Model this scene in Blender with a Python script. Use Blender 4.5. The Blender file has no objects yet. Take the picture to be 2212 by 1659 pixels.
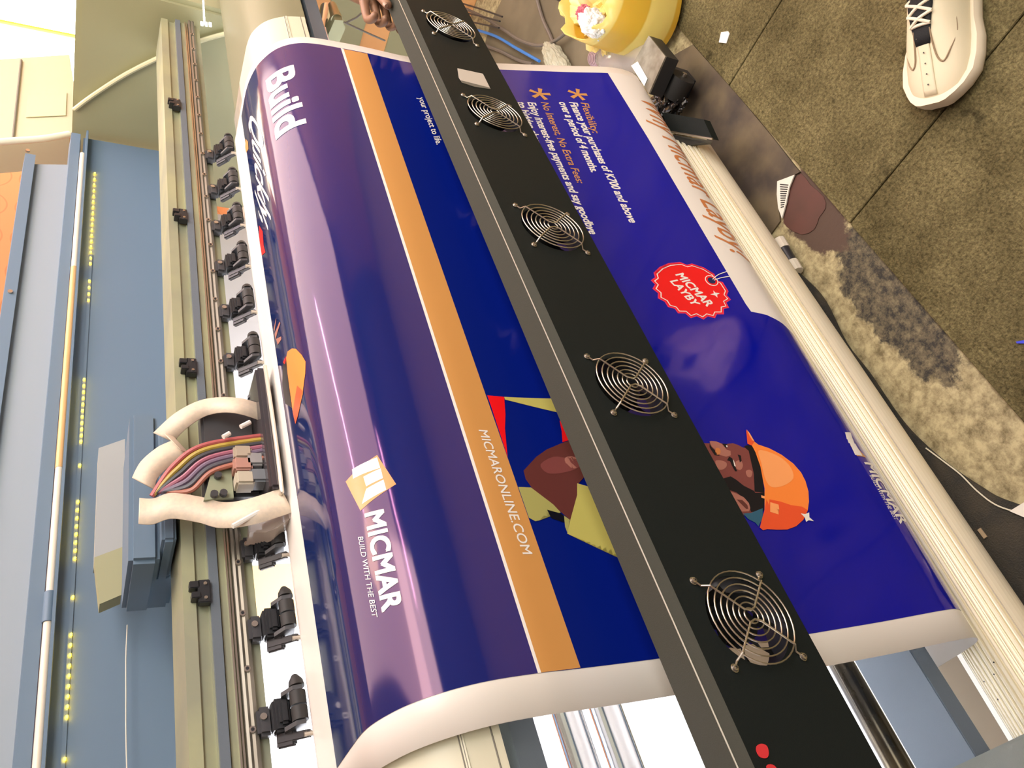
import bpy, bmesh, math, random
from mathutils import Vector, Matrix
random.seed(7)
scn = bpy.context.scene
C = scn.collection
H = 1.25                       # camera height above the floor (m)
# ------------------------------------------------------------------ camera, world, exposure, lights
F = 1700.0; CX, CY = 1106.0, 829.5
AX = Vector((-0.28613848, -0.74544741, 0.60202403))   # world axes seen from the camera (right, down, forward)
AY = Vector((-0.38503880, 0.66478823, 0.64015758))
AZ = Vector((-0.87742230, -0.04862890, -0.47724767))
cam_d = bpy.data.cameras.new('camera'); cam = bpy.data.objects.new('camera', cam_d); C.objects.link(cam)
cam_d.sensor_width = 36; cam_d.lens = 36*F/2212; cam_d.clip_start = 0.02
right = Vector((AX[0], AY[0], AZ[0])); down = Vector((AX[1], AY[1], AZ[1])); fwd = Vector((AX[2], AY[2], AZ[2]))
cam.matrix_world = Matrix.Translation((0, 0, H)) @ Matrix((right, -down, -fwd)).transposed().to_4x4()
scn.camera = cam
scn.view_settings.view_transform = 'Standard'; scn.view_settings.look = 'None'
scn.view_settings.gamma = 1; scn.view_settings.exposure = 0.25
try: scn.view_settings.use_curve_mapping = False
except Exception: pass
world = bpy.data.worlds.new('world'); scn.world = world; world.use_nodes = True
world.node_tree.nodes['Background'].inputs[0].default_value = (0.85, 0.8, 0.75, 1)
world.node_tree.nodes['Background'].inputs[1].default_value = 0.35

def area(name, loc, target, sx, sy, power, col):
    l = bpy.data.lights.new(name, 'AREA'); l.shape = 'RECTANGLE'; l.size = sx; l.size_y = sy; l.energy = power; l.color = col
    o = bpy.data.objects.new(name, l); C.objects.link(o); o.location = loc
    o.rotation_euler = (Vector(target)-Vector(loc)).to_track_quat('-Z', 'Y').to_euler(); return o
area('ceiling_fill', (0.6, -1.3, 2.55), (0.8, 0.7, 0.5), 2.6, 1.2, 60, (1.0, 1.0, 0.92))  # unseen fill added to brighten the near side and white margins
area('window_daylight', (3.9, 1.85, 1.75), (1.2, 0.9, 0.9), 0.9, 0.7, 12, (1.0, 0.9, 0.6))
area('back_board_fill', (0.4, 1.30, 0.86), (0.6, 1.62, 0.45), 1.8, 0.15, 30, (0.93, 0.96, 1.0))  # unseen fill added to brighten the white backing board
area('far_end_fill', (1.25, 0.25, 2.35), (2.3, 1.1, 1.1), 0.5, 0.5, 4.5, (1.0, 0.92, 0.5))  # unseen yellow fill added to brighten the far end housing

# ------------------------------------------------------------------ pixel -> world helpers (all points end on real planes)
def ray(px, py):
    v = Vector((px-CX, py-CY, F)); return Vector((AX.dot(v), AY.dot(v), AZ.dot(v)))
def P(px, py, x=None, y=None, z=None):     # point relative to the camera
    d = ray(px, py)
    k = x/d.x if x is not None else y/d.y if y is not None else z/d.z
    return d*k
# ------------------------------------------------------------------ materials
def nodes(m): return m.node_tree.nodes, m.node_tree.links
MATS = {}
def mat(name, col, rough=0.6, metal=0.0, spec=0.5, coat=0.0, noise=None, bump=None, alpha=None, emit=None, trans=0.0):
    m = bpy.data.materials.new(name); m.use_nodes = True; MATS[name] = m
    N, L = nodes(m); b = N['Principled BSDF']
    c = (*col, 1); b.inputs['Base Color'].default_value = c
    b.inputs['Roughness'].default_value = rough; b.inputs['Metallic'].default_value = metal
    b.inputs['Specular IOR Level'].default_value = spec; b.inputs['Coat Weight'].default_value = coat
    b.inputs['Coat Roughness'].default_value = 0.04
    if trans: b.inputs['Transmission Weight'].default_value = trans
    if alpha is not None: b.inputs['Alpha'].default_value = alpha
    if emit: b.inputs['Emission Color'].default_value = (*emit[0], 1); b.inputs['Emission Strength'].default_value = emit[1]
    tc = None
    if noise or bump:
        tc = N.new('ShaderNodeTexCoord')
    if noise:                              # (scale, colour2, detail)
        n = N.new('ShaderNodeTexNoise'); n.inputs['Scale'].default_value = noise[0]; n.inputs['Detail'].default_value = 6
        L.new(tc.outputs['Object'], n.inputs['Vector'])
        r = N.new('ShaderNodeValToRGB'); r.color_ramp.elements[0].position = .38; r.color_ramp.elements[1].position = .64
        r.color_ramp.elements[0].color = c; r.color_ramp.elements[1].color = (*noise[1], 1)
        L.new(n.outputs['Fac'], r.inputs['Fac']); L.new(r.outputs['Color'], b.inputs['Base Color'])
    if bump:                               # (scale, strength)
        n2 = N.new('ShaderNodeTexNoise'); n2.inputs['Scale'].default_value = bump[0]; n2.inputs['Detail'].default_value = 4
        L.new(tc.outputs['Object'], n2.inputs['Vector'])
        bp = N.new('ShaderNodeBump'); bp.inputs['Strength'].default_value = bump[1]; bp.inputs['Distance'].default_value = 0.002
        L.new(n2.outputs['Fac'], bp.inputs['Height']); L.new(bp.outputs['Normal'], b.inputs['Normal'])
    return m
# ------------------------------------------------------------------ mesh helpers (coordinates relative to the camera height)
def link(name, me, parent=None):
    o = bpy.data.objects.new(name, me); C.objects.link(o)
    if parent is not None: o.parent = parent
    return o
def root_of(p):
    while p.parent is not None: p = p.parent
    return p
def mk(name, bm, mats, parent=None, smooth=False, label=None, recalc=True):
    off = Vector((0, 0, H))
    if parent is not None: off = off - root_of(parent).location
    bmesh.ops.translate(bm, verts=bm.verts, vec=off)
    if recalc: bmesh.ops.recalc_face_normals(bm, faces=bm.faces)
    me = bpy.data.meshes.new(name); bm.to_mesh(me); bm.free()
    for m in (mats if isinstance(mats, (list, tuple)) else [mats]): me.materials.append(m)
    if smooth:
        for p in me.polygons: p.use_smooth = True
        try: me.set_sharp_from_angle(angle=math.radians(38))
        except Exception: pass
    o = link(name, me, parent)
    if label: o['label'] = label
    return o
def tag(o, label, cat, group=None):
    o['label'] = label; o['category'] = cat
    if group: o['group'] = group
    return o
def thing(name, label, cat, loc, group=None):          # loc relative to camera height
    o = bpy.data.objects.new(name, None); C.objects.link(o); o.empty_display_size = .05
    o.location = (loc[0], loc[1], loc[2]+H)
    return tag(o, label, cat, group)
def struct(o): o['kind'] = 'structure'; return o
def BM(): return bmesh.new()
def quadlist(bm, pts, faces, mi=0):
    vs = [bm.verts.new(p) for p in pts]; fs = []
    for f in faces:
        try:
            q = bm.faces.new([vs[i] for i in f]); q.material_index = mi; fs.append(q)
        except ValueError: pass
    return vs, fs
def box(bm, a, b, bev=0.0, mi=0, M=None):
    x0, y0, z0 = [min(a[i], b[i]) for i in range(3)]; x1, y1, z1 = [max(a[i], b[i]) for i in range(3)]
    t = bmesh.new()
    p = [(x, y, z) for x in (x0, x1) for y in (y0, y1) for z in (z0, z1)]
    quadlist(t, p, [(0, 1, 3, 2), (4, 6, 7, 5), (0, 4, 5, 1), (2, 3, 7, 6), (0, 2, 6, 4), (1, 5, 7, 3)])
    if bev > 0: bmesh.ops.bevel(t, geom=t.edges[:]+t.verts[:], offset=bev, segments=2, affect='EDGES')
    if M is not None: bmesh.ops.transform(t, matrix=M, verts=t.verts)
    merge(bm, t, mi)
def merge(bm, t, mi=0):
    mp = {v: bm.verts.new(v.co) for v in t.verts}
    for f in t.faces:
        try: q = bm.faces.new([mp[v] for v in f.verts]); q.material_index = mi if mi else f.material_index
        except ValueError: pass
    t.free()
def tube(bm, pts, r, seg=8, mi=0, caps=True, closed=False):
    pts = [Vector(p) for p in pts]; n = len(pts); rings = []
    up = None
    for i in range(n):
        if closed: d = (pts[(i+1) % n]-pts[i-1])
        else: d = (pts[min(i+1, n-1)]-pts[max(i-1, 0)])
        d.normalize()
        if up is None:
            up = Vector((0, 0, 1)) if abs(d.z) < .9 else Vector((0, 1, 0))
        s = d.cross(up); s.normalize(); up = s.cross(d); up.normalize()
        rr = r[i] if isinstance(r, (list, tuple)) else r
        rings.append([bm.verts.new(pts[i]+(s*math.cos(a)+up*math.sin(a))*rr) for a in [2*math.pi*k/seg for k in range(seg)]])
    m = n if closed else n-1
    for i in range(m):
        A, B = rings[i], rings[(i+1) % n]
        for k in range(seg):
            f = bm.faces.new((A[k], A[(k+1) % seg], B[(k+1) % seg], B[k])); f.material_index = mi
    if caps and not closed:
        for R_ in (rings[0], rings[-1]):
            try: bm.faces.new(R_).material_index = mi
            except ValueError: pass
def cyl(bm, a, b, r, seg=24, mi=0): tube(bm, [a, b], r, seg, mi)
def extr(bm, prof, x0, x1, mi=0, closed=True, cap=True):       # a (Y,Z) section run along X
    A = [bm.verts.new((x0, y, z)) for y, z in prof]; B = [bm.verts.new((x1, y, z)) for y, z in prof]
    n = len(prof)
    for i in range(n if closed else n-1):
        j = (i+1) % n; f = bm.faces.new((A[i], A[j], B[j], B[i])); f.material_index = mi
    if closed and cap:
        bm.faces.new(A).material_index = mi; bm.faces.new(B[::-1]).material_index = mi
def catmull(pts, n=8, closed=False):
    out = []; m = len(pts); pts = [Vector(p) for p in pts]
    rng = range(m if closed else m-1)
    for i in rng:
        if closed: p0, p1, p2, p3 = pts[i-1], pts[i], pts[(i+1) % m], pts[(i+2) % m]
        else: p0, p1, p2, p3 = pts[max(i-1, 0)], pts[i], pts[i+1], pts[min(i+2, m-1)]
        for k in range(n):
            t = k/n
            out.append(0.5*((2*p1)+(p2-p0)*t+(2*p0-5*p1+4*p2-p3)*t*t+(3*p1-p0-3*p2+p3)*t**3))
    if not closed: out.append(pts[-1])
    return out
def slab(bm, poly, h, mi=0, up=(0, 0, 1)):                     # polygon given thickness h along up
    u = Vector(up)*h
    A = [bm.verts.new(Vector(p)) for p in poly]; B = [bm.verts.new(Vector(p)+u) for p in poly]; n = len(poly)
    for i in range(n):
        j = (i+1) % n; bm.faces.new((A[i], A[j], B[j], B[i])).material_index = mi
    for q in (A[::-1], B):
        f = bm.faces.new(q); f.material_index = mi
def tri(bm): bmesh.ops.triangulate(bm, faces=[f for f in bm.faces if len(f.verts) > 4])

# ------------------------------------------------------------------ palette
alu = mat('brushed_aluminium', (.62, .58, .5), .42, .75, noise=(30, (.5, .47, .4)))
alu_pale = mat('anodised_profile', (.86, .80, .62), .5, .25)
steel = mat('nickel_wire', (.58, .55, .48), .33, 1.0)
chrome = mat('chrome_roller', (.85, .86, .88), .12, 1.0)
blackm = mat('black_powder_coat', (.007, .011, .011), .6, spec=.2, bump=(900, .25))
barTop = mat('grey_powder_coat', (.05, .052, .042), .8, spec=.12, bump=(900, .2))
greyblue = mat('bluegrey_enamel', (.12, .15, .18), .45, bump=(600, .15))
greyblue2 = mat('bluegrey_panel', (.13, .20, .28), .55)
beam_m = mat('dull_beam_aluminium', (.40, .42, .26), .45, .3, noise=(9, (.31, .33, .24)))
housing = mat('grey_housing', (.34, .34, .20), .6)
palecover = mat('pale_cover_paint', (.23, .29, .34), .5)
cream = mat('cream_enamel', (.62, .60, .46), .4)
creamBox = mat('cream_housing', (.6, .58, .42), .5)
blackp = mat('black_plastic', (.02, .022, .026), .38)
dgrey = mat('dark_grey_plastic', (.05, .052, .058), .45)
whitep = mat('white_vinyl_paper', (.86, .82, .76), .32, spec=.5)
whiteb = mat('white_vinyl_underside', (.78, .80, .88), .5)
rubber = mat('black_rubber', (.015, .015, .015), .6)
wirem = mat('grey_cable_jacket', (.14, .12, .1), .5)
bluewire = mat('blue_cable_jacket', (.04, .2, .6), .4)
emit_w = mat('lamp_tube_glow', (1, 1, 1), .5, emit=((.85, .6, 1.0), 50))
emit_led = mat('led_glow', (1, .8, .2), .5, emit=((1.0, .55, .01), 24))
emit_win = mat('window_glow', (1, 1, 1), .5, emit=((1.0, .97, .72), 9))

# ================================================================== SETTING
def floor_material():
    m = bpy.data.materials.new('stained_concrete'); m.use_nodes = True; N, L = nodes(m); b = N['Principled BSDF']
    tc = N.new('ShaderNodeTexCoord')
    def noise(s, d=8, r=.6):
        n = N.new('ShaderNodeTexNoise'); n.inputs['Scale'].default_value = s; n.inputs['Detail'].default_value = d
        n.inputs['Roughness'].default_value = r; L.new(tc.outputs['Object'], n.inputs['Vector']); return n
    def ramp(src, p0, c0, p1, c1):
        r = N.new('ShaderNodeValToRGB'); e = r.color_ramp.elements
        e[0].position, e[1].position = p0, p1; e[0].color, e[1].color = (*c0, 1), (*c1, 1); L.new(src, r.inputs['Fac']); return r
    base = ramp(noise(42, 10, .72).outputs['Fac'], .36, (.15, .12, .055), .6, (.46, .40, .22))
    # dark trodden-in stain beside the aluminium bar
    def blob(cx, cy, sx, sy, rot=0):
        mp = N.new('ShaderNodeMapping'); mp.vector_type = 'TEXTURE'
        mp.inputs['Location'].default_value = (cx, cy, 0); mp.inputs['Scale'].default_value = (sx, sy, 1); mp.inputs['Rotation'].default_value = (0, 0, rot)
        L.new(tc.outputs['Object'], mp.inputs['Vector'])
        ln = N.new('ShaderNodeVectorMath'); ln.operation = 'LENGTH'; L.new(mp.outputs['Vector'], ln.inputs[0])
        ad = N.new('ShaderNodeMath'); ad.operation = 'MULTIPLY_ADD'; nn = noise(17, 8, .7); L.new(nn.outputs['Fac'], ad.inputs[0]); ad.inputs[1].default_value = 1.3
        L.new(ln.outputs['Value'], ad.inputs[2]); return ad
    def mix(fac, a, bcol):
        x = N.new('ShaderNodeMixRGB'); L.new(fac, x.inputs['Fac']); L.new(a, x.inputs['Color1'])
        if isinstance(bcol, tuple): x.inputs['Color2'].default_value = (*bcol, 1)
        else: L.new(bcol, x.inputs['Color2'])
        return x
    dark = ramp(noise(55, 10, .8).outputs['Fac'], .42, (.018, .017, .014), .70, (.24, .20, .11))
    k = ramp(blob(.80, .535, .20, .075).outputs[0], 1.55, (1, 1, 1), 1.68, (0, 0, 0))
    # colour ramps clamp at 1 so scale the field first
    for nm, (cx, cy, sx, sy, c2) in dict(a=(.76, .535, .20, .07, None), b=(1.03, .545, .13, .06, (.075, .045, .03))).items():
        f = blob(cx, cy, sx, sy); sc = N.new('ShaderNodeMath'); sc.operation = 'MULTIPLY'; L.new(f.outputs[0], sc.inputs[0]); sc.inputs[1].default_value = .4
        k = ramp(sc.outputs[0], .60, (1, 1, 1), .65, (0, 0, 0))
        base = mix(k.outputs['Color'], base.outputs['Color'], dark.outputs['Color'] if c2 is None else c2)
    L.new(base.outputs['Color'], b.inputs['Base Color']); b.inputs['Roughness'].default_value = .75
    bp = N.new('ShaderNodeBump'); bp.inputs['Strength'].default_value = .35; bp.inputs['Distance'].default_value = .003
    L.new(noise(90, 6).outputs['Fac'], bp.inputs['Height']); L.new(bp.outputs['Normal'], b.inputs['Normal'])
    return m
bm = BM(); box(bm, (-2.6, -3.2, -H-.1), (5.2, 2.45, -H)); struct(mk('floor', bm, floor_material()))

def wall_peach():
    m = bpy.data.materials.new('peach_wall_arcs'); m.use_nodes = True; N, L = nodes(m); b = N['Principled BSDF']
    tc = N.new('ShaderNodeTexCoord'); mp = N.new('ShaderNodeMapping'); mp.inputs['Scale'].default_value = (5.2, 5.2, 5.2); L.new(tc.outputs['Object'], mp.inputs['Vector'])
    fr = N.new('ShaderNodeVectorMath'); fr.operation = 'FRACTION'; L.new(mp.outputs['Vector'], fr.inputs[0])
    sb = N.new('ShaderNodeVectorMath'); sb.operation = 'SUBTRACT'; sb.inputs[1].default_value = (.5, .5, .5); L.new(fr.outputs['Vector'], sb.inputs[0])
    mu = N.new('ShaderNodeVectorMath'); mu.operation = 'MULTIPLY'; mu.inputs[1].default_value = (1, 0, 1); L.new(sb.outputs['Vector'], mu.inputs[0])
    ln = N.new('ShaderNodeVectorMath'); ln.operation = 'LENGTH'; L.new(mu.outputs['Vector'], ln.inputs[0])
    r = N.new('ShaderNodeValToRGB'); e = r.color_ramp.elements
    e[0].position = .40; e[0].color = (.50, .22, .09, 1); e[1].position = .425; e[1].color = (.36, .15, .06, 1)
    q = r.color_ramp.elements.new(.45); q.color = (.50, .22, .09, 1)
    L.new(ln.outputs['Value'], r.inputs['Fac']); L.new(r.outputs['Color'], b.inputs['Base Color']); b.inputs['Roughness'].default_value = .7
    return m
peach = wall_peach()
peach_plain = mat('peach_plaster', (.80, .47, .25), .8)
wallwhite = mat('white_wall_paint', (.86, .85, .88), .8)
bm = BM(); box(bm, (-2.6, 2.3, -.55), (5.2, 2.45, 1.6)); struct(mk('wall_back', bm, peach))
bm = BM(); box(bm, (-2.6, 2.26, -H), (5.2, 2.45, -.55)); struct(mk('trim_1', bm, wallwhite))
bm = BM(); box(bm, (5.0, -3.2, -H), (5.2, 2.45, 1.6)); struct(mk('wall_right', bm, peach_plain))
bm = BM(); box(bm, (-2.6, -3.2, -H), (-2.4, 2.45, 1.6)); struct(mk('wall_left', bm, wallwhite))
wallfront = mat('dim_wall_paint', (.16, .13, .13), .8)
bm = BM(); box(bm, (-2.6, -3.2, -H), (5.2, -3.0, 1.6)); struct(mk('wall_front', bm, wallfront))
ceil_m = mat('pink_ceiling_board', (.62, .36, .33), .8)
bm = BM(); box(bm, (-2.6, -3.2, 1.5), (5.2, 2.45, 1.6)); struct(mk('ceiling', bm, ceil_m))

# ------------------------------------------------------------------ carpet tiles (0.5 m), visible edge at Y=.5
carpet = bpy.data.materials.new('worn_carpet'); carpet.use_nodes = True
N, L = nodes(carpet); b = N['Principled BSDF']; b.inputs['Roughness'].default_value = .95; b.inputs['Specular IOR Level'].default_value = .1
tc = N.new('ShaderNodeTexCoord')
n1 = N.new('ShaderNodeTexNoise'); n1.inputs['Scale'].default_value = 5; n1.inputs['Detail'].default_value = 9; n1.inputs['Roughness'].default_value = .7
L.new(tc.outputs['Object'], n1.inputs['Vector'])
r1 = N.new('ShaderNodeValToRGB'); e = r1.color_ramp.elements; e[0].position = .33; e[0].color = (.08, .068, .03, 1); e[1].position = .66; e[1].color = (.20, .175, .085, 1)
L.new(n1.outputs['Fac'], r1.inputs['Fac'])
n3 = N.new('ShaderNodeTexNoise'); n3.inputs['Scale'].default_value = 11; n3.inputs['Detail'].default_value = 6; L.new(tc.outputs['Object'], n3.inputs['Vector'])
r3 = N.new('ShaderNodeValToRGB'); e = r3.color_ramp.elements; e[0].position = .27; e[0].color = (.25, .25, .25, 1); e[1].position = .36; e[1].color = (1, 1, 1, 1)
L.new(n3.outputs['Fac'], r3.inputs['Fac'])
mx = N.new('ShaderNodeMixRGB'); mx.blend_type = 'MULTIPLY'; mx.inputs['Fac'].default_value = 1
L.new(r1.outputs['Color'], mx.inputs['Color1']); L.new(r3.outputs['Color'], mx.inputs['Color2'])
n4 = N.new('ShaderNodeTexNoise'); n4.inputs['Scale'].default_value = 150; n4.inputs['Detail'].default_value = 8; n4.inputs['Roughness'].default_value = .75; L.new(tc.outputs['Object'], n4.inputs['Vector'])
r4 = N.new('ShaderNodeValToRGB'); e = r4.color_ramp.elements; e[0].position = .36; e[0].color = (.45, .43, .4, 1); e[1].position = .62; e[1].color = (1.35, 1.33, 1.3, 1)
L.new(n4.outputs['Fac'], r4.inputs['Fac']); my = N.new('ShaderNodeMixRGB'); my.blend_type = 'MULTIPLY'; my.inputs['Fac'].default_value = 1
L.new(mx.outputs['Color'], my.inputs['Color1']); L.new(r4.outputs['Color'], my.inputs['Color2']); L.new(my.outputs['Color'], b.inputs['Base Color'])
n2 = N.new('ShaderNodeTexNoise'); n2.inputs['Scale'].default_value = 260; n2.inputs['Detail'].default_value = 5; L.new(tc.outputs['Object'], n2.inputs['Vector'])
bp = N.new('ShaderNodeBump'); bp.inputs['Strength'].default_value = 1.0; bp.inputs['Distance'].default_value = .004
L.new(n2.outputs['Fac'], bp.inputs['Height']); L.new(bp.outputs['Normal'], b.inputs['Normal'])
tile_xs = [-.07, .43, .93, 1.43, 1.93, 2.43]
labels = {(.43, 0): 'carpet tile beside the bare concrete, below the shoe toe', (.93, 0): 'carpet tile under the white sneaker', (1.43, 0): 'carpet tile with the white paper chip, beside the yellow can'}
for x in tile_xs:
    for k in (0, 1):
        y1 = .5-.5*k; bm = BM(); box(bm, (x+.0015, y1-.497, -H+.0005), (x+.4985, y1, -H+.007), .001)
        o = mk('carpet_tile', bm, carpet)
        lab = labels.get((x, k), 'brown worn carpet tile at the room side of the floor' if k else 'brown worn carpet tile along the printer front')
        tag(o, lab, 'carpet tile', 'worn brown carpet tiles')
CARP = -H+.007

# ================================================================== THE PRINTED BANNER (ruled surface)
XN, XF = .245, 1.49
PN = [(1.0, -.40), (.985, -.33), (.963, -.272), (.935, -.251), (.90, -.249), (.853, -.249), (.80, -.249), (.756, -.2505), (.729, -.259), (.702, -.279), (.682, -.312), (.672, -.351), (.671, -.404), (.675, -.454), (.680, -.564), (.679, -.68), (.673, -.788), (.668, -.91), (.659, -1.03), (.663, -1.07), (.682, -1.098), (.715, -1.108), (.77, -1.11), (.83, -1.105)]
PF = [(1.0, -.40), (.985, -.33), (.963, -.272), (.935, -.251), (.90, -.249), (.853, -.249), (.795, -.249), (.755, -.256), (.727, -.268), (.700, -.289), (.682, -.318), (.673, -.352), (.668, -.406), (.665, -.455), (.661, -.55), (.645, -.65), (.627, -.735), (.595, -.88), (.570, -.99), (.568, -1.05), (.584, -1.083), (.618, -1.1), (.67, -1.105), (.73, -1.10)]
K = 12
cN = catmull([(0, *p) for p in PN], K); cF = catmull([(0, *p) for p in PF], K); NT = len(cN)
S = [0.0]
for i in range(1, NT): S.append(S[-1]+((cN[i]-cN[i-1]).length+(cF[i]-cF[i-1]).length)/2)
def surf_i(t, X):                         # t = float index along the sheet
    t = max(0, min(NT-1.001, t)); i = int(t); f = t-i
    a = cN[i].lerp(cN[i+1], f); b_ = cF[i].lerp(cF[i+1], f); w = (X-XN)/(XF-XN)
    q = a.lerp(b_, w); return Vector((X, q.y, q.z))
import bisect
def t_of_s(s):
    s = max(0, min(S[-1]-1e-6, s)); i = bisect.bisect_right(S, s)-1; return i+(s-S[i])/(S[i+1]-S[i])
def s_of_t(t): i = int(min(t, NT-2)); return S[i]+(S[i+1]-S[i])*(t-i)
def surf(X, s, off=0.0):
    t = t_of_s(s); p = surf_i(t, X)
    if off:
        d = surf_i(t+.5, X)-surf_i(t-.5, X); n = Vector((0, d.z, -d.y)); n.normalize()   # towards the viewer / upwards
        p = p+n*off
    return p
SIGN = 1.0
def inv(px, py):                          # pixel -> (X, s) on the sheet
    d = ray(px, py); r = d.x/d.y; tg = -d.z/d.y
    def g(t):
        i = int(t); f = t-i; a = cN[i].lerp(cN[i+1], f); b_ = cF[i].lerp(cF[i+1], f)
        dy = (b_.y-a.y)/(XF-XN); X = r*(a.y-dy*XN)/(1-r*dy)
        q = surf_i(t, X); return -q.z/q.y-tg, X
    lo, hi = 3.0*K, 19.25*K
    for _ in range(40):
        mid = (lo+hi)/2
        if g(mid)[0] > 0: hi = mid
        else: lo = mid
    t = (lo+hi)/2; return Vector((g(t)[1], s_of_t(t), 0))
# normal direction check: offset must move towards the camera side
_p = surf(.8, s_of_t(13*K)); _q = surf(.8, s_of_t(13*K), .01)
if _q.y > _p.y: SIGN = -1.0
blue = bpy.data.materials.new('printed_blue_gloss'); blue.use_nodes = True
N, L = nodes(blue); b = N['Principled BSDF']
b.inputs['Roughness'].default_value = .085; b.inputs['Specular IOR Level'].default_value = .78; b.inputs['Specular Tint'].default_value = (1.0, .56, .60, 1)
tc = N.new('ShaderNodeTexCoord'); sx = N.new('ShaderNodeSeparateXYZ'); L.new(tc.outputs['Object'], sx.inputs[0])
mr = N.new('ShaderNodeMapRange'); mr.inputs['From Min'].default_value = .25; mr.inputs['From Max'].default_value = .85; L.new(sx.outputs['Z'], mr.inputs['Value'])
r = N.new('ShaderNodeValToRGB'); e = r.color_ramp.elements; e[0].color = (.0003, .006, .33, 1); e[1].color = (.004, .016, .10, 1); L.new(mr.outputs['Result'], r.inputs['Fac'])  # navy above, vivid below: difference in lighting put into the ink colour
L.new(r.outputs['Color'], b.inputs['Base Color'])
n2 = N.new('ShaderNodeTexNoise'); n2.inputs['Scale'].default_value = 9; n2.inputs['Detail'].default_value = 2; L.new(tc.outputs['Object'], n2.inputs['Vector'])
bp = N.new('ShaderNodeBump'); bp.inputs['Strength'].default_value = .12; bp.inputs['Distance'].default_value = .004
L.new(n2.outputs['Fac'], bp.inputs['Height']); L.new(bp.outputs['Normal'], b.inputs['Normal'])
def ink(name, col, rough=.3): return mat(name, col, rough, spec=.5)
i_white = ink('print_white', (.86, .83, .78)); i_orange = ink('print_orange', (.62, .30, .085)); i_red = ink('print_red', (.85, .008, .012))
i_yellow = ink('print_yellow', (.55, .50, .13)); i_skin = ink('print_skin', (.13, .035, .03)); i_skin2 = ink('print_skin_light', (.42, .17, .13))
i_dark = ink('print_dark', (.006, .006, .012)); i_helm = ink('print_helmet_orange', (1.0, .27, .05)); i_helm2 = ink('print_helmet_red', (.85, .1, .03))
i_navy = ink('print_navy', (.006, .02, .1)); i_rust = ink('print_rust_orange', (.62, .22, .07)); i_teal = ink('print_teal', (.03, .12, .2)); i_helm3 = ink('print_helmet_light', (1.0, .40, .14))
i_pink = ink('print_pink', (.8, .03, .12)); i_green = ink('print_cuff_yellow', (.40, .38, .12)); i_purple = ink('print_skin_mid', (.22, .06, .055))
INKS = [whitep, blue, i_white, i_orange, i_red, i_yellow, i_skin, i_skin2, i_dark, i_helm, i_helm2, i_navy, i_rust, i_teal, i_helm3, i_pink, i_green, i_purple]
IDX = {m.name: i for i, m in enumerate(INKS)}
banner = thing('printed_banner', 'glossy blue vinyl banner coming out of the printer and hanging over its front', 'banner', (.85, .70, -1.1))
# the bare sheet
bm = BM(); XA, XB = .205, 1.515; nx = 26; rows = []
for i in range(int(S[-1]/.006)+1): rows.append([bm.verts.new(surf(XA+(XB-XA)*j/nx, .006*i)) for j in range(nx+1)])
for A, B in zip(rows, rows[1:]):
    for j in range(nx): bm.faces.new((A[j], A[j+1], B[j+1], B[j]))
sheet = mk('vinyl_sheet', bm, [whitep], banner, smooth=True)
sm = sheet.modifiers.new('thickness', 'SOLIDIFY'); sm.thickness = .0006; sm.offset = 0
# artwork: flat (X,s) shapes cut into narrow strips, then laid on the sheet
art = BM()
def lay(t, layer, m):                     # t: temporary bmesh in (X,s,0)
    bmesh.ops.triangulate(t, faces=t.faces[:])
    ys = [v.co.y for v in t.verts]
    if not ys: return
    y = math.ceil(min(ys)/.006)*.006
    while y < max(ys):
        bmesh.ops.bisect_plane(t, geom=t.verts[:]+t.edges[:]+t.faces[:], plane_co=(0, y, 0), plane_no=(0, 1, 0), dist=1e-6); y += .006
    x = math.ceil(min(v.co.x for v in t.verts)/.06)*.06; xm = max(v.co.x for v in t.verts)
    while x < xm:
        bmesh.ops.bisect_plane(t, geom=t.verts[:]+t.edges[:]+t.faces[:], plane_co=(x, 0, 0), plane_no=(1, 0, 0), dist=1e-6); x += .06
    bmesh.ops.triangulate(t, faces=t.faces[:])
    off = (.0008+.00016*layer)*SIGN
    t.normal_update(); mp = {v: art.verts.new(surf(v.co.x, v.co.y, off)) for v in t.verts}
    for f in t.faces:
        vs_ = [mp[v] for v in f.verts]
        if f.normal.z > 0: vs_.reverse()
        try: q = art.faces.new(vs_); q.material_index = IDX[m.name]; q.smooth = True
        except ValueError: pass
    t.free()
def poly(pix, m, layer=2, raw=False, smooth=0):
    if smooth: pix = [(q.x, q.y) for q in catmull([(a, b_, 0) for a, b_ in pix], smooth, closed=True)]
    pts = [Vector((p[0], p[1], 0)) if raw else inv(*p) for p in pix]
    t = bmesh.new(); vs = [t.verts.new(p) for p in pts]
    try: t.faces.new(vs)
    except ValueError: t.free(); return
    lay(t, layer, m)
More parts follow.
